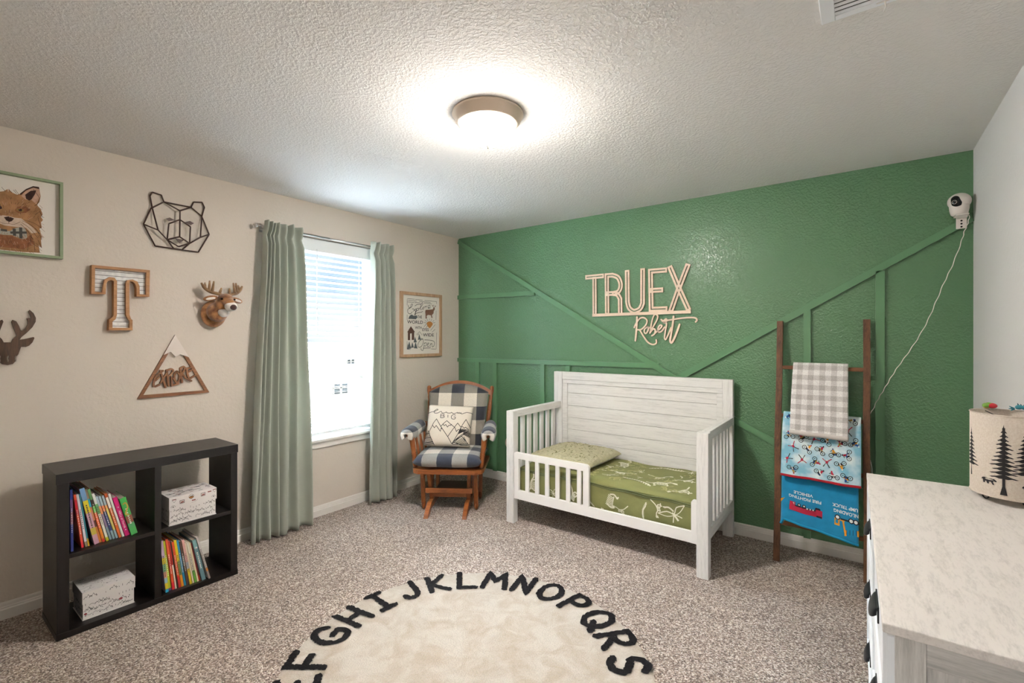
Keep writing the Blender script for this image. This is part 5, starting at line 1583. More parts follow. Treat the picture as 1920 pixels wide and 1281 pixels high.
b.tube([(MX0 + (MX1 - MX0) * i / 60, MY0 - .004, MZ1 - .016 - .012 * max(0, i / 60 - .5) + .004 * sin(i * .5)) for i in range(61)], .0035, 8)
b.build('zip_piping', M_PIPE, ms)

# ---- toddler pillow
M_PCOVER = plain('sage_seersucker', '#b5b091', 0.95, var=0.10, nscale=60, bumps=1.0, bscale=42, bdist=0.02)
M_PUNDER = plain('grey_print_underside', '#b9bab3', 0.95, var=0.3, nscale=40)
pw = thing('toddler_pillow', 'crinkled sage green pillow lying at the slatted end of the toddler bed', 'pillow', place(-1.80, 3.235, .474, radians(-2)))
def ppt(u, v, s):
    x = 2 * u - 1; y = 2 * v - 1
    e = max(0, 1 - abs(x) ** 5) * max(0, 1 - abs(y) ** 5)
    wn = noise.noise(Vector((x * 9, y * 8, s * 4))) * .009 + noise.noise(Vector((x * 22, y * 20, s))) * .005
    return (x * .262, y * .275, (.056 if s > 0 else -.032) * e ** .42 + (wn * e if s > 0 else 0))
b = MB()
b.grid(lambda u, v: ppt(u, v, 1), 70, 70); b.grid(lambda u, v: ppt(v, u, -1), 30, 30, 1)
rnd = random.Random(5)
M_PDK = plain('olive_leaf_print', '#6f6e48', 0.95)
FP = lambda x, y, l: (x, y, ppt(x / .524 + .5, y / .55 + .5, 1)[2] + .0022 + l)
for i in range(110):
    x = rnd.uniform(-.23, .23); y = rnd.uniform(-.245, .245); a = rnd.uniform(0, 3); s = rnd.uniform(.008, .016)
    P = [(x - s * cos(a), y - s * sin(a)), (x, y + s * .2), (x + s * cos(a), y + s * sin(a))]
    b.flat(ribbon(catmull(P, 3), .005, None), FP, i * 3e-6, 2)
b.build('cover', [M_PCOVER, M_PUNDER, M_PDK], pw)

# ================================================================ blanket ladder
M_LAD = wood('walnut_stain', '#3c2212', '#7d5230', 'z', 0.6, 9, 10)
M_LADX = wood('walnut_stain_rung', '#4c2c17', '#8a5a34', 'x', 0.6, 9, 10)
def lad_y(z): return 3.335 + z * (3.600 - 3.335) / 1.5
ld = thing('blanket_ladder', 'rustic brown wooden ladder leaning on the green wall with folded blankets', 'ladder', place(-.21, 3.335, 0))
IL = Matrix.Translation((.21, -3.335, 0))
for xb, xt in ((-.430, -.443), (.022, .020)):
    b = MB(IL)
    pts = [(xb + (xt - xb) * f + .003 * sin(f * 9), lad_y(.003 + 1.502 * f), .003 + 1.502 * f) for f in (0, .25, .5, .75, 1)]
    for p, q in zip(pts[:-1], pts[1:]):
        b.beam(p, q, .036, .022, .002, up=(0, 1, 0))
    b.build('rail', M_LAD, ld)
for z in (1.200, .892, .585, .235):
    b = MB(IL); b.box((-.425, lad_y(z) - .009, z - .012), (.012, lad_y(z) + .009, z + .012), .002); b.build('rung', M_LADX, ld)


def draped(name, label, x0, x1, zr, front, back, slope, gap, mats, seed, decorate, edge=None, wav=.006, th=.010, flare=0.0, dropfn=None):
    yr = lad_y(zr)
    o = thing(name, label, 'blanket', place((x0 + x1) / 2, yr, zr))
    W = x1 - x0
    R = .0168 + th / 2

    def path(s):
        """s > 0 front distance from the rung crest, s < 0 behind"""
        q = R * pi / 2
        if s > q:
            d = s - q
            return (-R - gap * min(1, d / .05) - slope * d, -d)
        if s < -q:
            d = -s - q
            return (R, -d)
        return (-R * sin(s / R), R * cos(s / R))

    def P(x, s):
        y, z = path(s)
        f = max(0, s) / front
        w = wav * f * (sin(x * 26 + seed) + .5 * sin(x * 51 + seed * 2)) + .004 * noise.noise(Vector((x * 9, s * 9, seed)))
        if s < 0:
            w = 0
        dr = dropfn(x / W + .5) * f if (dropfn and s > 0) else 0
        return Vector((x * (1 + flare * f), y + w, z - dr))
    F = lambda x, s, l: P(x, s) + Vector((0, -th / 2 - .0012 - l, 0))
    b = MB()
    NV = 60
    b.grid(lambda u, v: P(-W / 2 + W * u, -back + (front + back) * v), 30, NV, thick=th)
    decorate(b, F, W, front)
    b.build('fabric', mats, o)
    if edge is not None:
        b = MB()
        for s_ in (front,):
            b.tube([P(-W / 2 + W * i / 30, s_) for i in range(31)], th * .85, 8)
        b.build('trim_binding', edge, o)
    return o


M_TRUCKB = plain('bright_blue_fleece', '#1487b8', 0.95, var=0.10, nscale=18, bumps=0.4, bscale=300, sheen=0.3)
M_WPRINT = plain('white_print', '#e9e9e6', 0.9); M_RPRINT = plain('red_print', '#b52340', 0.9); M_OPRINT = plain('orange_print', '#e39a2a', 0.9)
M_KPRINT = plain('black_print', '#22242c', 0.9)


def truck_dec(b, F, W, L):
    def quad(x0, x1, s0, s1, mi, l):
        n = max(1, int((x1 - x0) / .02))
        b.flat([((x0 + (x1 - x0) * i / n, s0), (x0 + (x1 - x0) * i / n, s1)) for i in range(n + 1)], F, l, mi)
    # the print hangs upside down: letters rotated half a turn
    def T(txt, cx, cs, size, w):
        b.text(txt, lambda x, y, l: F(cx - x, cs + y, l), size, 1, .0012, width=w, bold=.02, align='CENTER')
    T('FIRE FIGHTING', -.070, .205, .0235, .168); T('VEHICLE', -.078, .178, .0235, .100)
    # second caption runs round the folded edge, only its first part shows
    T('NLOADING', .135, .222, .0235, .118); T('UMP TRUCK', .130, .194, .0235, .122)
    # fire engine, wheels up
    quad(-.150, .020, .268, .300, 2, .0006); quad(-.145, -.01, .262, .270, 4, .0008); quad(-.015, .020, .258, .290, 2, .0007)
    quad(-.148, -.118, .246, .280, 2, .0007); quad(-.142, -.124, .250, .270, 1, .001)
    for cx in (-.098, -.072, -.008, .002):
        b.patch(circ(cx, .256, .0095, 12), F, .0010, 4); b.patch(circ(cx, .256, .0045, 10), F, .0012, 1)
    for cx in (-.06, -.045, -.03): quad(cx, cx + .008, .262, .270, 1, .0012)
    quad(-.01, .018, .290, .3, 4, .0011)
    # dump truck
    for cx in (.095, .160, .182):
        b.patch(circ(cx, .262, .0135, 14), F, .0012, 4); b.patch(circ(cx, .262, .0085, 12), F, .0014, 1)
    quad(.110, .198, .262, .270, 4, .0008)
    quad(.080, .105, .268, .305, 3, .0006); quad(.086, .098, .276, .294, 0, .0008)
    quad(.105, .13, .270, .276, 3, .0006)
    b.patch([(.130, .318), (.196, .300), (.196, .330), (.128, .348)], F, .0007, 3); b.patch([(.118, .275), (.126, .275), (.138, .345), (.130, .345)], F, .0008, 3)
    for i in range(4): quad(.138 + i * .015, .140 + i * .015, .312 - i * .004, .338 - i * .004, 4, .0011)
    b.patch([(-.197, .225), (-.175, .235), (-.197, .245)], F, .0008, 3)
    quad(-.03, .03, .055, .07, 1, .0005)


draped('truck_blanket', 'bright blue fleece blanket printed with upside-down trucks, lowest on the ladder', -.406, -.018, .585, .372, .30, .19, .012, [M_TRUCKB, M_WPRINT, M_RPRINT, M_OPRINT, M_KPRINT], 1.0, truck_dec, plain('blue_edge', '#1a93c4', 0.9), wav=.006, dropfn=lambda u: .035 * (u - .5) * 2 * (u > 0) + .006)

m, t, bs = new_mat('sky_blue_cotton'); v = coords(t)
t.links.new(ramp(t, noise_tex(t, v, 9, 3), [(0.40, lin('#83bfd6')), (0.60, lin('#dcebee'))]), bs.inputs['Base Color']); bs.inputs['Roughness'].default_value = 0.95
M_BIKEB = m
BK = [M_BIKEB, M_KPRINT, M_RPRINT, M_OPRINT, plain('blue_print', '#27569a', 0.9), M_WPRINT, plain('tan_print', '#a98a4a', 0.9)]


def bike_dec(b, F, W, L):
    rnd = random.Random(21)
    n = 0
    spots = []
    for r in range(6):
        for c in range(6):
            spots.append((-W / 2 + .040 + c * (W - .07) / 5 + (.030 if r % 2 else 0) + rnd.uniform(-.006, .006), .025 + r * .063 + rnd.uniform(-.006, .006)))
    for i, (cx, cs) in enumerate(spots):
        if cx > W / 2 - .03 or cs > L - .035: continue
        a = rnd.uniform(0, 2 * pi); k_ = rnd.random(); s = .030
        G = lambda P: rot2(P, a, s, cx, cs)
        l = .0004 + i * 1e-5
        ok = lambda P: all(abs(p[0]) < W / 2 - .002 and .003 < p[1] < L - .012 for p in P)
        if k_ < .72:
            for wx in (-.62, .62):
                P = G(circ(wx, -.25, .36, 14))
                if ok(P): b.flat(ribbon(P, .0032, None, closed=True), F, l, 1, closed=True); b.patch(G(circ(wx, -.25, .1, 6)), F, l + .00002, 1)
            body = rnd.choice([2, 3, 4, 5, 6, 6])
            for P, mi in (([(-.45, -.2), (-.1, .15), (.45, .2), (.3, -.25), (0, -.35)], 1), ([(-.5, .12), (-.05, .22), (.35, .3), (.55, .15), (.1, .0), (-.3, .02)], body), ([(-.2, .2), (.0, .75), (.2, .75), (.3, .45), (.15, .2)], rnd.choice([2, 3, 4, 6])), ([(-.1, .12), (-.2, -.35), (-.05, -.35), (.1, .1)], rnd.choice([5, 1, 4]))):
                P = G(P)
                if ok(P): b.patch(P, F, l + .00005 * (mi + 1), mi)
            P = G(circ(.1, .85, .14, 8))
            if ok(P): b.patch(P, F, l + .0006, rnd.choice([2, 4, 5, 1]))
            P = G([(.25, .6), (.55, .4), (.6, .48), (.3, .72)])
            if ok(P): b.patch(P, F, l + .0006, 1)
        else:
            for P, mi in (([(-.15, -.1), (.2, -.15), (.25, .35), (-.2, .35)], 2), ([(-.2, .3), (-.8, .8), (-.7, .9), (-.05, .38)], 2), ([(.2, .3), (.75, .75), (.85, .65), (.25, .2)], 2), ([(-.1, -.1), (-.6, -.8), (-.45, -.85), (.05, -.12)], 1), ([(.15, -.1), (.5, -.8), (.65, -.75), (.2, -.05)], 1)):
                P = G(P)
                if ok(P): b.patch(P, F, l + .00003 * mi, mi)
            P = G(circ(0, .5, .16, 8))
            if ok(P): b.patch(P, F, l + .0003, 5)


draped('motocross_blanket', 'light blue blanket covered in dirt bike riders with a red bound edge', -.408, -.006, .892, .380, .25, .30, .022, BK, 2.2, bike_dec, plain('red_binding', '#b3182c', 0.8), wav=.005, dropfn=lambda u: .010 * u)
M_PLAID = check('grey_plaid_plush', '#bab5b1', '#d5d1ce', '#f0eeeb', ('x', 'z'), 0.030, (0.0, 0.01), weave=260)
draped('plaid_blanket', 'grey and white checked plush blanket folded over the top rung', -.358, -.070, 1.200, .428, .26, .33, .024, [M_PLAID], .3, lambda b, F, W, L: None, plain('plush_hem', '#cfc9c3', 0.95), wav=.008, th=.018, flare=.03, dropfn=lambda u: .012 * u)
# ================================================================ dresser
M_DTOP = wood('weathered_white_top', '#bdb9b4', '#dfdad5', 'y', 0.55, 22, 4, (0.30, 0.52), 0.1)
M_DSIDE = wood('weathered_grey_side', '#9c9b97', '#cfcdc9', 'z', 0.6, 8, 12, (0.35, 0.66), 0.2)
M_DSIDEX = wood('weathered_grey_side_rail', '#9c9b97', '#cfcdc9', 'x', 0.6, 8, 12, (0.35, 0.66), 0.2)
M_DWHITE2 = plain('white_drawer_paint', '#e9edf1', 0.45)
M_PULL = plain('black_iron_pull', '#26282d', 0.35, metal=0.6)
DL, DD, DH = 1.205, .450, .860
dr = thing('dresser', 'white and grey six-drawer dresser with black cup pulls along the right wall', 'dresser', place(.030, 1.113, 0, radians(.82)))


def dp(name, m, boxes, bev=.002, parent=None):
    b = MB()
    for lo, hi in boxes: b.box(lo, hi, bev)
    return b.build(name, m, parent or dr)


dp('top_panel', M_DTOP, [((0, 0, DH - .018), (DD, DL, DH))], .002)
dp('carcass', M_DWHITE2, [((.022, .020, .06), (DD - .01, DL - .020, DH - .019))])
for y0, y1 in ((.004, .022), (DL - .022, DL - .004)):
    yo = (y0, y1)
    dp('side_panel', M_DSIDE, [((.020, y0 + .004, .05), (DD - .008, y1 - .002, DH - .019))])
    ya, yb_ = (y0 - .001, y0 + .005) if y0 < .1 else (y1 - .005, y1 + .001)
    dp('side_stile', M_DSIDE, [((.018, ya, .0), (.062, yb_, DH - .018)), ((DD - .05, ya, .0), (DD - .004, yb_, DH - .018))], .001)
    dp('side_rail', M_DSIDEX, [((.062, ya, DH - .060), (DD - .05, yb_, DH - .018))], .001)
    dp('side_rail', M_DSIDEX, [((.062, ya, .06), (DD - .05, yb_, .11))], .001)
for x in (.018, DD - .04):
    for y in (.010, DL - .045):
        dp('foot', M_DSIDE, [((x, y, 0), (x + .034, y + .034, .062))], .003)


def cup_pull(b, y, z):
    W2 = .048
    def f(u, v):
        s = (2 * u - 1); k = max(0.02, (1 - abs(s) ** 3)) ** .5
        a = v * pi * .5
        return (-.003 - .015 * k * sin(a) * 1.0, y + s * W2, z + .014 - .030 * (1 - cos(a)) * (0.4 + .6 * k))
    b.grid(f, 20, 8, thick=.0025)
    b.box((-.0035, y - W2 - .004, z + .010), (0.0, y + W2 + .004, z + .020), .001)
    b.box((-.0035, y - W2 - .004, z - .018), (0.0, y - W2 + .004, z + .018), .001); b.box((-.0035, y + W2 - .004, z - .018), (0.0, y + W2 + .004, z + .018), .001)


for c, yc in enumerate((.336, .905)):
    for r_, zc in enumerate((.737, .524, .311)):
        b = MB()
        y0 = .024 if c == 0 else DL / 2 + .004; y1 = DL / 2 - .004 if c == 0 else DL - .024
        z0, z1 = zc - .103, zc + .102
        b.box((.006, y0, z0), (.022, y1, z1), .002)
        rect_frame(b, .001, .008, y0, y1, z0, z1, .028, .0015)
        d_ = b.build('drawer', M_DWHITE2, dr)
        b = MB(Matrix.Translation((.0055, 0, 0))); cup_pull(b, yc, zc); b.build('cup_pull', M_PULL, d_)
dp('base_rail', M_DWHITE2, [((.006, .022, .06), (.024, DL - .022, .200))])

# ================================================================ table lamp with forest shade
lm = thing('table_lamp', 'small table lamp with a cream drum shade printed with black pines and bears', 'table lamp', place(.390, 2.205, .8605))
SR, SZ0, SZ1 = .098, .022, .284
m, t, bs = new_mat('linen_shade'); v = coords(t, (1, 1, 1))
n = noise_tex(t, v, 220, 3)
cc = ramp(t, n, [(.3, lin('#dccfc0')), (.7, lin('#ebe1d5'))]); t.links.new(cc, bs.inputs['Base Color']); bs.inputs['Roughness'].default_value = .9
tr = t.nodes.new('ShaderNodeBsdfTranslucent'); t.links.new(cc, tr.inputs[0]); mx = t.nodes.new('ShaderNodeMixShader'); mx.inputs[0].default_value = .25
t.links.new(bs.outputs[0], mx.inputs[1]); t.links.new(tr.outputs[0], mx.inputs[2]); t.links.new(mx.outputs[0], t.nodes['Material Output'].inputs[0])
b = MB()
b.lathe([(SR, SZ0), (SR, SZ1), (SR - .002, SZ1), (SR - .002, SZ0), (SR, SZ0)], 64)
b.tube([(SR * cos(a), SR * sin(a), SZ1) for a in [2 * pi * i / 48 for i in range(48)]], .0022, 6, closed=True)
b.tube([(SR * cos(a), SR * sin(a), SZ0) for a in [2 * pi * i / 48 for i in range(48)]], .0022, 6, closed=True)
A0 = math.atan2(-2.205, -.390)      # bearing of the room side of the shade


def FS(x, y, l):
    a = A0 + x / SR
    return ((SR + .0006 + l) * cos(a), (SR + .0006 + l) * sin(a), SZ0 + y)


def pine(cx, base, h, w, trunk, rnd, dens=11):
    b.flat(ribbon([(cx, base), (cx, base + h * .5), (cx, base + h)], .001, None, lo=-trunk / 2, hi=trunk / 2), FS, .0002, 1)
    b.patch([(cx - trunk * 1.3, base), (cx + trunk * 1.3, base), (cx + trunk * .4, base + .03), (cx - trunk * .4, base + .03)], FS, .0003, 1)
    y0 = base + h * .26
    for i in range(dens):
        f = i / (dens - 1)
        y = y0 + (base + h - y0) * f
        ww = w * (1 - f) ** .85 + .002
        for s in (-1, 1):
            q = rnd.uniform(.75, 1.1)
            th_ = (h * .75 / dens) * .95
            P = [(cx, y + th_ * .9), (cx + s * ww * q * .5, y + th_ * .25), (cx + s * ww * q, y - th_ * .15), (cx + s * ww * q * .8, y - th_ * .28), (cx + s * ww * q * .55, y - th_ * .15), (cx + s * ww * q * .3, y - th_ * .4), (cx, y - th_ * .3)]
            if s < 0: P = P[::-1]
            b.patch(P, FS, .0003 + i * .00001, 1)


def bear(cx, base, s, fx):
    P = [(-1, .35), (-1.05, .15), (-.85, .25), (-.8, .05), (-.75, -.35), (-.45, -.35), (-.5, -.1), (-.3, .0), (-.15, -.4), (.1, -.4), (.1, -.05), (.35, .0), (.6, -.45), (.85, -.45), (.65, -.05), (.7, .2), (.95, .1), (1.15, .15), (1.1, .32), (.85, .5), (.8, .62), (.68, .52), (.4, .55), (0, .5), (-.6, .6), (-.9, .5)]
    b.patch(rot2(P, 0, s, cx, base, fx), FS, .0006, 1)


rnd = random.Random(4)
arc = 2 * pi * SR
for o_ in (0.0, arc * .5):      # the frieze repeats round the back
    pine(-.0165 + o_, .012, .212, .040, .0065, rnd, 13)
    pine(.030 + o_, .040, .176, .030, .003, rnd, 11)
    pine(-.116 + o_, .052, .150, .034, .003, rnd, 10)
    pine(.100 + o_, .020, .190, .036, .005, rnd, 12)
    bear(-.053 + o_, .047, .0185, 1)
    bear(.050 + o_, .040, .024, -1)
b.build('shade', [m, M_BLACK], lm)
M_WIRE = plain('black_wire', '#17181a', 0.4, metal=0.3)
b = MB()
for i in range(4):
    a = A0 + radians(33) + i * pi / 2
    ca, sa = cos(a), sin(a)
    b.tube([((.070 + .016 * cos(q) * 0 ) * ca - .0165 * sin(q) * sa, .070 * sa + .0165 * sin(q) * ca, .0185 - .0165 * cos(q)) for q in [2 * pi * j / 24 for j in range(24)]], .0021, 6, closed=True)
    b.tube([(.070 * ca, .070 * sa, .035), (.045 * ca, .045 * sa, .06), (0.004 * ca, 0.004 * sa, .065)], .0021, 6)
b.tube([(0, 0, .060), (0, 0, .20)], .006, 10)
b.lathe([(.0, .12), (.017, .12), (.017, .165), (.0, .165)], 16)
b.build('wire_base', M_WIRE, lm)
b = MB(); b.ball((0, 0, .205), (.026, .026, .034), n=10); b.build('bulb', plain('frosted_bulb', '#e9e6df', 0.3), lm)
b = MB()
for i in range(3):
    a = i * 2 * pi / 3
    b.tube([(0, 0, SZ1 - .03), ((SR - .002) * cos(a), (SR - .002) * sin(a), SZ1 - .006)], .0014, 6)
b.build('spider', M_WIRE, lm)

# two tiny toys on the far rim of the shade
def rimpt(a, dz=0.0):
    return (.390 + (SR - .004) * cos(a), 2.205 + (SR - .004) * sin(a), .8605 + SZ1 + .0022 + dz)
p = rimpt(radians(112))
ty = thing('toy_turtle', 'tiny green, red and yellow toy perched on the far rim of the lampshade', 'toy', Matrix.Translation(p))
b = MB(); b.ball((.004, 0, .010), (.014, .010, .0095), n=8); b.build('shell', plain('toy_red', '#b3242e', 0.35), ty)
b = MB(); b.ball((-.010, 0, .010), (.011, .009, .009), n=8); b.ball((-.004, 0, .016), (.009, .006, .005), n=6); b.build('head', plain('toy_green', '#6f9a3a', 0.4), ty)
b = MB(); b.ball((-.009, 0, .003), (.009, .006, .003), n=6); b.build('belly', plain('toy_yellow', '#cfa52e', 0.4), ty)
p = rimpt(radians(62))
ty = thing('toy_lizard', 'tiny teal toy dinosaur with spiny back on the far rim of the lampshade', 'toy', Matrix.Translation(p) @ Matrix.Rotation(radians(-16), 4, 'Z'))
M_TEAL = plain('toy_teal', '#2f8494', 0.4); M_TDK = plain('toy_dark_teal', '#1d3c48', 0.5)
b = MB(); b.tube(catmull([(-.020, 0, .008), (-.008, 0, .011), (.008, 0, .009), (.024, 0, .005), (.042, 0, -.001)], 4), [.004] + [.006, .0075, .008, .008] * 2 + [.007, .006, .005, .004, .003, .0025, .002, .0015], 10); b.build('body', M_TEAL, ty)
b = MB()
for i in range(6):
    b.turned((-.012 + i * .007, 0, .014 - i * .0015), (-.015 + i * .007, 0, .024 - i * .002), [(.0035, 0), (.0005, 1)], 6)
b.build('spines', M_TDK, ty)
for i, a in enumerate((-.9, -.2, .5)):
    b = MB(); b.turned((-.022, 0, .004), (-.022 - .014 * cos(a), 0, .006 + .012 * sin(a)), [(.004, 0), (.001, 1)], 6); b.build('crest', M_TEAL, ty)

# ================================================================ alphabet rug
rg = thing('alphabet_rug', 'round cream shag rug with black alphabet letters around its edge', 'rug', place(-1.341, 1.484, .0005))
RR = .772
m, t, bs = new_mat('cream_shag'); v = coords(t)
n1 = noise_tex(t, v, 9, 4, .6, .8); n2 = noise_tex(t, v, 150, 3, .7)
c1 = ramp(t, n1, [(.35, lin('#b3a593')), (.6, lin('#c6bdb0'))])
mx = t.nodes.new('ShaderNodeMix'); mx.data_type = 'RGBA'; mx.blend_type = 'MULTIPLY'; mx.inputs[0].default_value = .8
t.links.new(c1, mx.inputs[6]); t.links.new(ramp(t, n2, [(.3, (.8, .8, .8, 1)), (.6, (1, 1, 1, 1))]), mx.inputs[7]); t.links.new(mx.outputs[2], bs.inputs['Base Color'])
bs.inputs['Roughness'].default_value = 1; bs.inputs['Sheen Weight'].default_value = .3; bs.inputs['Specular IOR Level'].default_value = .05
bump(t, bs, n2, 1.0, .008); M_SHAG = m
M_SHAGK = plain('black_shag', '#1d1b1c', 1.0, var=.4, nscale=160, bumps=1, bscale=180, bdist=.008, spec=.1)


def rug_z(x, y):
    return .014 + .0022 * noise.noise(Vector((x * 60, y * 60, 0))) + .003 * noise.noise(Vector((x * 14, y * 14, 5)))


b = MB()
NR, NA = 70, 420
vs = [(0, 0, .016)]
rnd = random.Random(2)
for i in range(1, NR + 1):
    f = i / NR
    for j in range(NA):
        a = 2 * pi * j / NA
        r = RR * f + (rnd.uniform(-.004, .004) if i == NR else 0)
        z = rug_z(r * cos(a), r * sin(a)) if i < NR else .001
        vs.append((r * cos(a), r * sin(a), z))
fs = [(0, 1 + j, 1 + (j + 1) % NA) for j in range(NA)]
for i in range(NR - 1):
    for j in range(NA):
        q = (j + 1) % NA
        fs.append((1 + i * NA + j, 1 + (i + 1) * NA + j, 1 + (i + 1) * NA + q, 1 + i * NA + q))
b.faces(vs, fs, 0, True)
G = {
 'A': [[(0, 0), (.28, 1), (.56, 0)], [(.1, .36), (.46, .36)]], 'B': [[(0, 0), (0, 1), (.35, .95), (.42, .75), (.3, .55), (0, .52)], [(.1, .52), (.4, .45), (.5, .25), (.38, .04), (0, 0)]],
 'C': [[(.55, .85), (.3, 1), (.05, .75), (0, .45), (.15, .1), (.4, 0), (.58, .12)]], 'D': [[(0, 0), (0, 1), (.35, .92), (.55, .55), (.4, .12), (0, 0)]],
 'E': [[(.55, 1), (0, .97), (0, 0), (.58, .02)], [(0, .5), (.45, .5)]], 'F': [[(.55, 1), (0, .98), (0, 0)], [(0, .5), (.42, .5)]],
 'G': [[(.60, .80), (.42, .98), (.18, .9), (.02, .55), (.12, .15), (.38, .0), (.6, .12), (.62, .42), (.36, .42)]], 'H': [[(0, 0), (0, 1)], [(.52, 0), (.52, 1)], [(0, .5), (.52, .5)]],
 'I': [[(.22, 0), (.22, 1)], [(0, 1), (.44, 1)], [(0, 0), (.44, 0)]], 'J': [[(.42, 1), (.42, .3), (.3, .03), (.08, .04), (0, .2)]],
 'K': [[(0, 0), (0, 1)], [(.5, 1), (.05, .48), (.56, 0)]], 'L': [[(0, 1), (.0, .02), (.52, .02)]], 'M': [[(0, 0), (.1, 1), (.36, .45), (.64, 1), (.74, 0)]],
 'N': [[(0, 0), (.02, 1), (.5, .02), (.52, 1)]], 'O': [[(.3, 1), (.06, .8), (0, .5), (.08, .18), (.32, 0), (.56, .18), (.64, .5), (.56, .82)]], 'P': [[(0, 0), (0, 1), (.36, .98), (.5, .76), (.36, .5), (0, .48)]],
 'Q': [[(.3, 1), (.06, .8), (0, .5), (.08, .18), (.32, 0), (.56, .18), (.64, .5), (.56, .82)], [(.36, .3), (.66, -.05)]], 'R': [[(0, 0), (0, 1), (.36, .98), (.5, .76), (.36, .5), (0, .48)], [(.15, .48), (.54, 0)]],
 'S': [[(.5, .86), (.3, 1), (.06, .86), (.06, .62), (.3, .5), (.52, .36), (.5, .12), (.26, 0), (.02, .12)]], 'T': [[(.28, 0), (.28, 1)], [(0, 1), (.56, 1)]],
 'U': [[(0, 1), (.02, .3), (.16, .02), (.4, .02), (.52, .3), (.54, 1)]], 'V': [[(0, 1), (.28, 0), (.56, 1)]], 'W': [[(0, 1), (.18, 0), (.38, .6), (.58, 0), (.76, 1)]],
 'X': [[(0, 1), (.54, 0)], [(.54, 1), (0, 0)]], 'Y': [[(0, 1), (.28, .5), (.56, 1)], [(.28, .5), (.28, 0)]], 'Z': [[(0, 1), (.54, 1), (0, 0), (.56, 0)]]}
CURVY = {'B', 'C', 'D', 'G', 'J', 'O', 'P', 'Q', 'R', 'S', 'U'}
HL = .158
for i, chh in enumerate('ABCDEFGHIJKLMNOPQRSTUVWXYZ'):
    ang = radians(132.4 - 13.846 * (i - 11))
    wd = max(p[0] for S in G[chh] for p in S)
    for j, S in enumerate(G[chh]):
        cl_ = chh in 'OQ' and len(S) == 8
        P = [((x - wd / 2) * HL * 1.06, y * HL) for x, y in S]
        if chh in CURVY and len(P) > 3:
            if chh in 'BDPR' and len(P) > 4:
                P = [P[0]] + [Vector(p) for p in catmull(P[1:], 5)]
            else:
                P = catmull(P, 5, closed=cl_)
        P = sub(P + ([P[0]] if cl_ else []), .006)
        # ragged tufted edge
        pr = ribbon(P, .033, 'round' if not cl_ else None, closed=cl_)
        pr = [(l + Vector((rnd.uniform(-1, 1), rnd.uniform(-1, 1))) * .0034, r + Vector((rnd.uniform(-1, 1), rnd.uniform(-1, 1))) * .0034) for l, r in pr]
        def FR(x, y, l):
            rr = RR - .172 + y
            u = Vector((cos(ang), sin(ang))) * rr + Vector((sin(ang), -cos(ang))) * x
            return (u.x, u.y, rug_z(u.x, u.y) + .0035 + l)
        b.flat(pr, FR, j * .0004, 1, closed=cl_)
b.build('pile', [M_SHAG, M_SHAGK], rg)

# ================================================================ ceiling light
LX, LY = -1.405, 1.695
cl = thing('ceiling_light', 'round flush-mount ceiling light, satin nickel ring and glowing frosted dome', 'ceiling light', Matrix.Translation((LX, LY, H)))
b = MB(); b.lathe([(.0, -.001), (.165, -.001), (.167, -.008), (.163, -.013), (.160, -.015), (.153, -.034), (.143, -.044), (.140, -.050), (.134, -.052), (.128, -.050), (.128, -.02), (0, -.02)], 64); b.build('ring', plain('brushed_nickel_ring', '#dccbb8', 0.40, metal=0.4), cl)
m, t, bs = new_mat('lit_frosted_glass')
em = t.nodes.new('ShaderNodeEmission'); em.inputs[0].default_value = (1.0, .93, .86, 1)
so = t.nodes.new('ShaderNodeSeparateXYZ'); t.links.new(coords(t), so.inputs[0])      # the bulbs glow strongest low in the bowl
rz = t.nodes.new('ShaderNodeMapRange'); rz.inputs['From Min'].default_value = -.072; rz.inputs['From Max'].default_value = -.135; rz.inputs['To Min'].default_value = .04 * DOME_E; rz.inputs['To Max'].default_value = DOME_E
t.links.new(so.outputs[2], rz.inputs['Value']); t.links.new(rz.outputs[0], em.inputs[1])
t.links.new(em.outputs[0], t.nodes['Material Output'].inputs[0])
b = MB(); b.lathe([(.131, -.046)] + [(.131 * cos(a), -.046 - .100 * sin(a)) for a in [pi / 2 * i / 14 for i in range(1, 15)]][:-1] + [(.0005, -.146)], 48); b.build('glass_dome', m, cl)
b = MB(); b.lathe([(.0005, -.140), (.008, -.142), (.009, -.150), (.006, -.156), (.003, -.162), (.0005, -.163)], 16); b.build('finial', M_NICKEL, cl)

# ================================================================ ceiling vent
vt = thing('ceiling_vent', 'white louvred air register on the ceiling, cut off by the top of the photo', 'air vent', Matrix.Translation((.055, 1.70, H)))
b = MB()
VX0, VX1, VY0, VY1 = -.164, .164, -.168, .168
for lo, hi in (((VX0, VY0, -.010), (VX0 + .038, VY1, 0)), ((VX1 - .038, VY0, -.010), (VX1, VY1, 0)), ((VX0 + .038, VY0, -.010), (VX1 - .038, VY0 + .026, 0)), ((VX0 + .038, VY1 - .026, -.010), (VX1 - .038, VY1, 0))):
    b.box(lo, hi, .002)
M_VENT = plain('vent_enamel', '#f4f6fa', 0.4)
b.build('frame', M_VENT, vt)
b = MB(); n_ = 13
for i in range(n_):
    y = VY0 + .034 + i * (VY1 - VY0 - .068) / (n_ - 1)
    b.box((VX0 + .038, y - .0062, -.0066), (VX1 - .038, y + .0062, -.0052), R=Matrix.Rotation(radians(-12), 4, 'X'))
b.build('louvres', M_VENT, vt)
b = MB(); b.box((VX0 + .03, VY0 + .02, -.0012), (VX1 - .03, VY1 - .02, -.0004)); b.build('duct_shade_plate', plain('duct_shade','#2c2a29',.8), vt)  # dark sheet stands in for the shade between the louvres
b = MB(); b.box((-.020, VY1 - .022, -.013), (.012, VY1 - .019, -.009)); b.tube([(.0, VY1 - .02, -.011), (.004, VY1 - .005, -.020), (-.002, VY1 + .01, -.026)], .0025, 8); b.build('damper_lever', M_WHITE, vt)

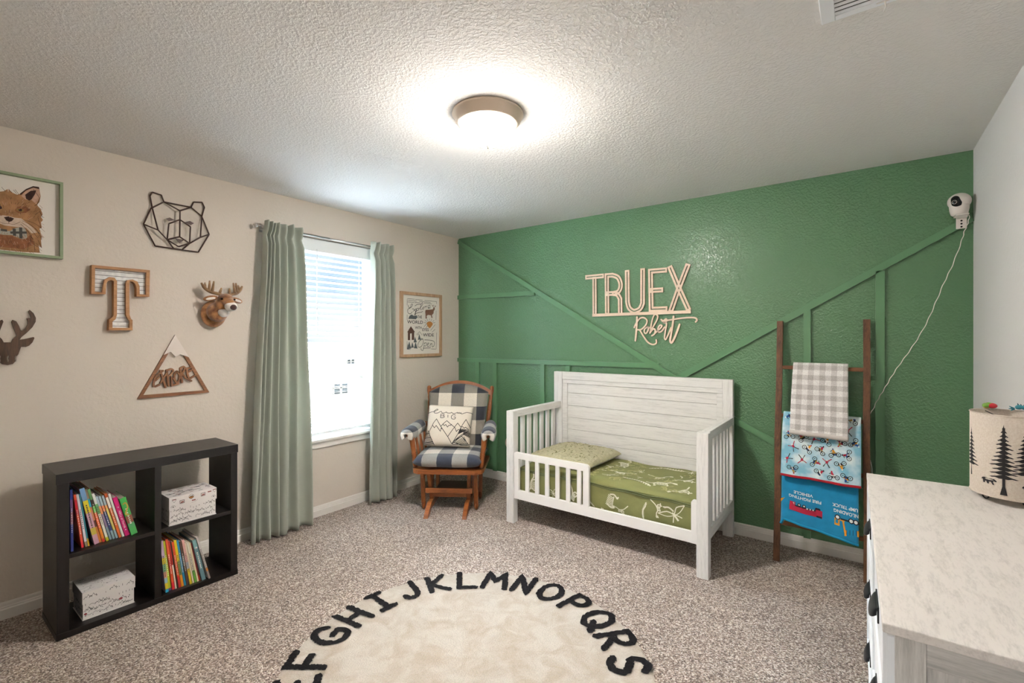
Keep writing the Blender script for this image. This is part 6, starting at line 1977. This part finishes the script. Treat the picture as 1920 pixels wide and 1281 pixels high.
# ================================================================ baby monitor camera
M_PLAST = plain('white_plastic', '#e6ddd6', 0.4)
mc = thing('monitor_camera', 'white baby monitor camera on a bracket high in the corner of the green wall', 'baby monitor', on_green(.444, 2.04, .0230))
b = MB(); b.box((-.0225, -.036, 0), (.0225, .030, .004), .0015)
b.box((-.022, .020, 0), (.022, .028, .040), .002); b.box((-.036, .022, .020), (.020, .030, .100), .003)
b.build('bracket', M_PLAST, mc)
for k_ in range(3):
    b = MB(); b.ball((.0, .008 - .017 * k_, .0042), (.0048, .0048, .0012), n=6); b.build('screw_hole', M_DARKGAP, mc)
HC = Vector((-.016, .100, .062))
b = MB(Matrix.Translation(HC))
b.lathe([(.0005, -.072), (.030, -.072), (.036, -.066), (.041, -.040), (.043, -.015), (.036, .0)], 32, M=Matrix.Rotation(radians(-90), 4, 'X')); b.build('base', M_PLAST, mc)
b = MB(Matrix.Translation(HC)); b.ball((0, .004, 0), (.050, .046, .048), n=16); b.build('head', M_PLAST, mc)
V_ = (Vector((-.42, -.12, .9))).normalized()
Rq = V_.to_track_quat('Z', 'Y').to_matrix().to_4x4()
b = MB(Matrix.Translation(HC + Vector((0, .002, 0))) @ Rq)
b.lathe([(.0005, .0515), (.012, .0510), (.024, .0475), (.033, .040)], 28, M=Matrix.Diagonal((1.0, .72, 1, 1))); b.build('face_plate', plain('black_gloss', '#0b0c10', 0.08), mc)
b = MB(Matrix.Translation(HC + Vector((0, .002, 0))) @ Rq)
b.tube([(.010 * cos(a), -.004 + .010 * sin(a), .0515) for a in [2 * pi * i / 20 for i in range(20)]], .0012, 6, closed=True); b.build('lens_ring', M_NICKEL, mc)
b = MB(IB2 := on_green(.444, 2.04, .0230).inverted())
cab = [(.462, 3.575, 2.10), (.473, 3.590, 2.06), (.466, 3.600, 2.02), (.455, 3.602, 1.985), (.440, 3.60, 1.92), (.405, 3.595, 1.80), (.371, 3.59, 1.707), (.335, 3.592, 1.595), (.300, 3.59, 1.49), (.255, 3.588, 1.385), (.209, 3.588, 1.295), (.165, 3.59, 1.215), (.130, 3.59, 1.143), (.100, 3.592, 1.075), (.073, 3.595, 1.017), (.048, 3.60, .95), (.020, 3.60, .89), (.005, 3.605, .80), (.045, 3.603, .6), (.055, 3.603, .4)]
P = catmull(cab, 6)
P = [p + Vector((.002 * sin(i * 1.3), 0, 0)) for i, p in enumerate(P)]
b.tube(P, .0021, 7); b.build('cable', M_PLAST, mc)

# ---- rounded night light plugged in low on the green wall, half hidden by the bed
nl = thing('night_light', 'small rounded beige night light low on the green wall beside the bed post', 'night light', on_green(-2.735, .365))
b = MB(); b.box((-.035, -.058, 0), (.035, .058, .006), .003); b.build('outlet_plate', M_PLAST, nl)
b = MB(); b.ball((0, .02, .026), (.034, .05, .026), n=10); b.build('shade', plain('beige_shade', '#d9c3ac', 0.5), nl)
b = MB(); b.box((-.022, -.045, .005), (.022, -.012, .034), .006); b.build('shadow_block', plain('shadow_grey', '#56606a', 0.5), nl)  # grey block stands in for the shadow beneath the rounded body
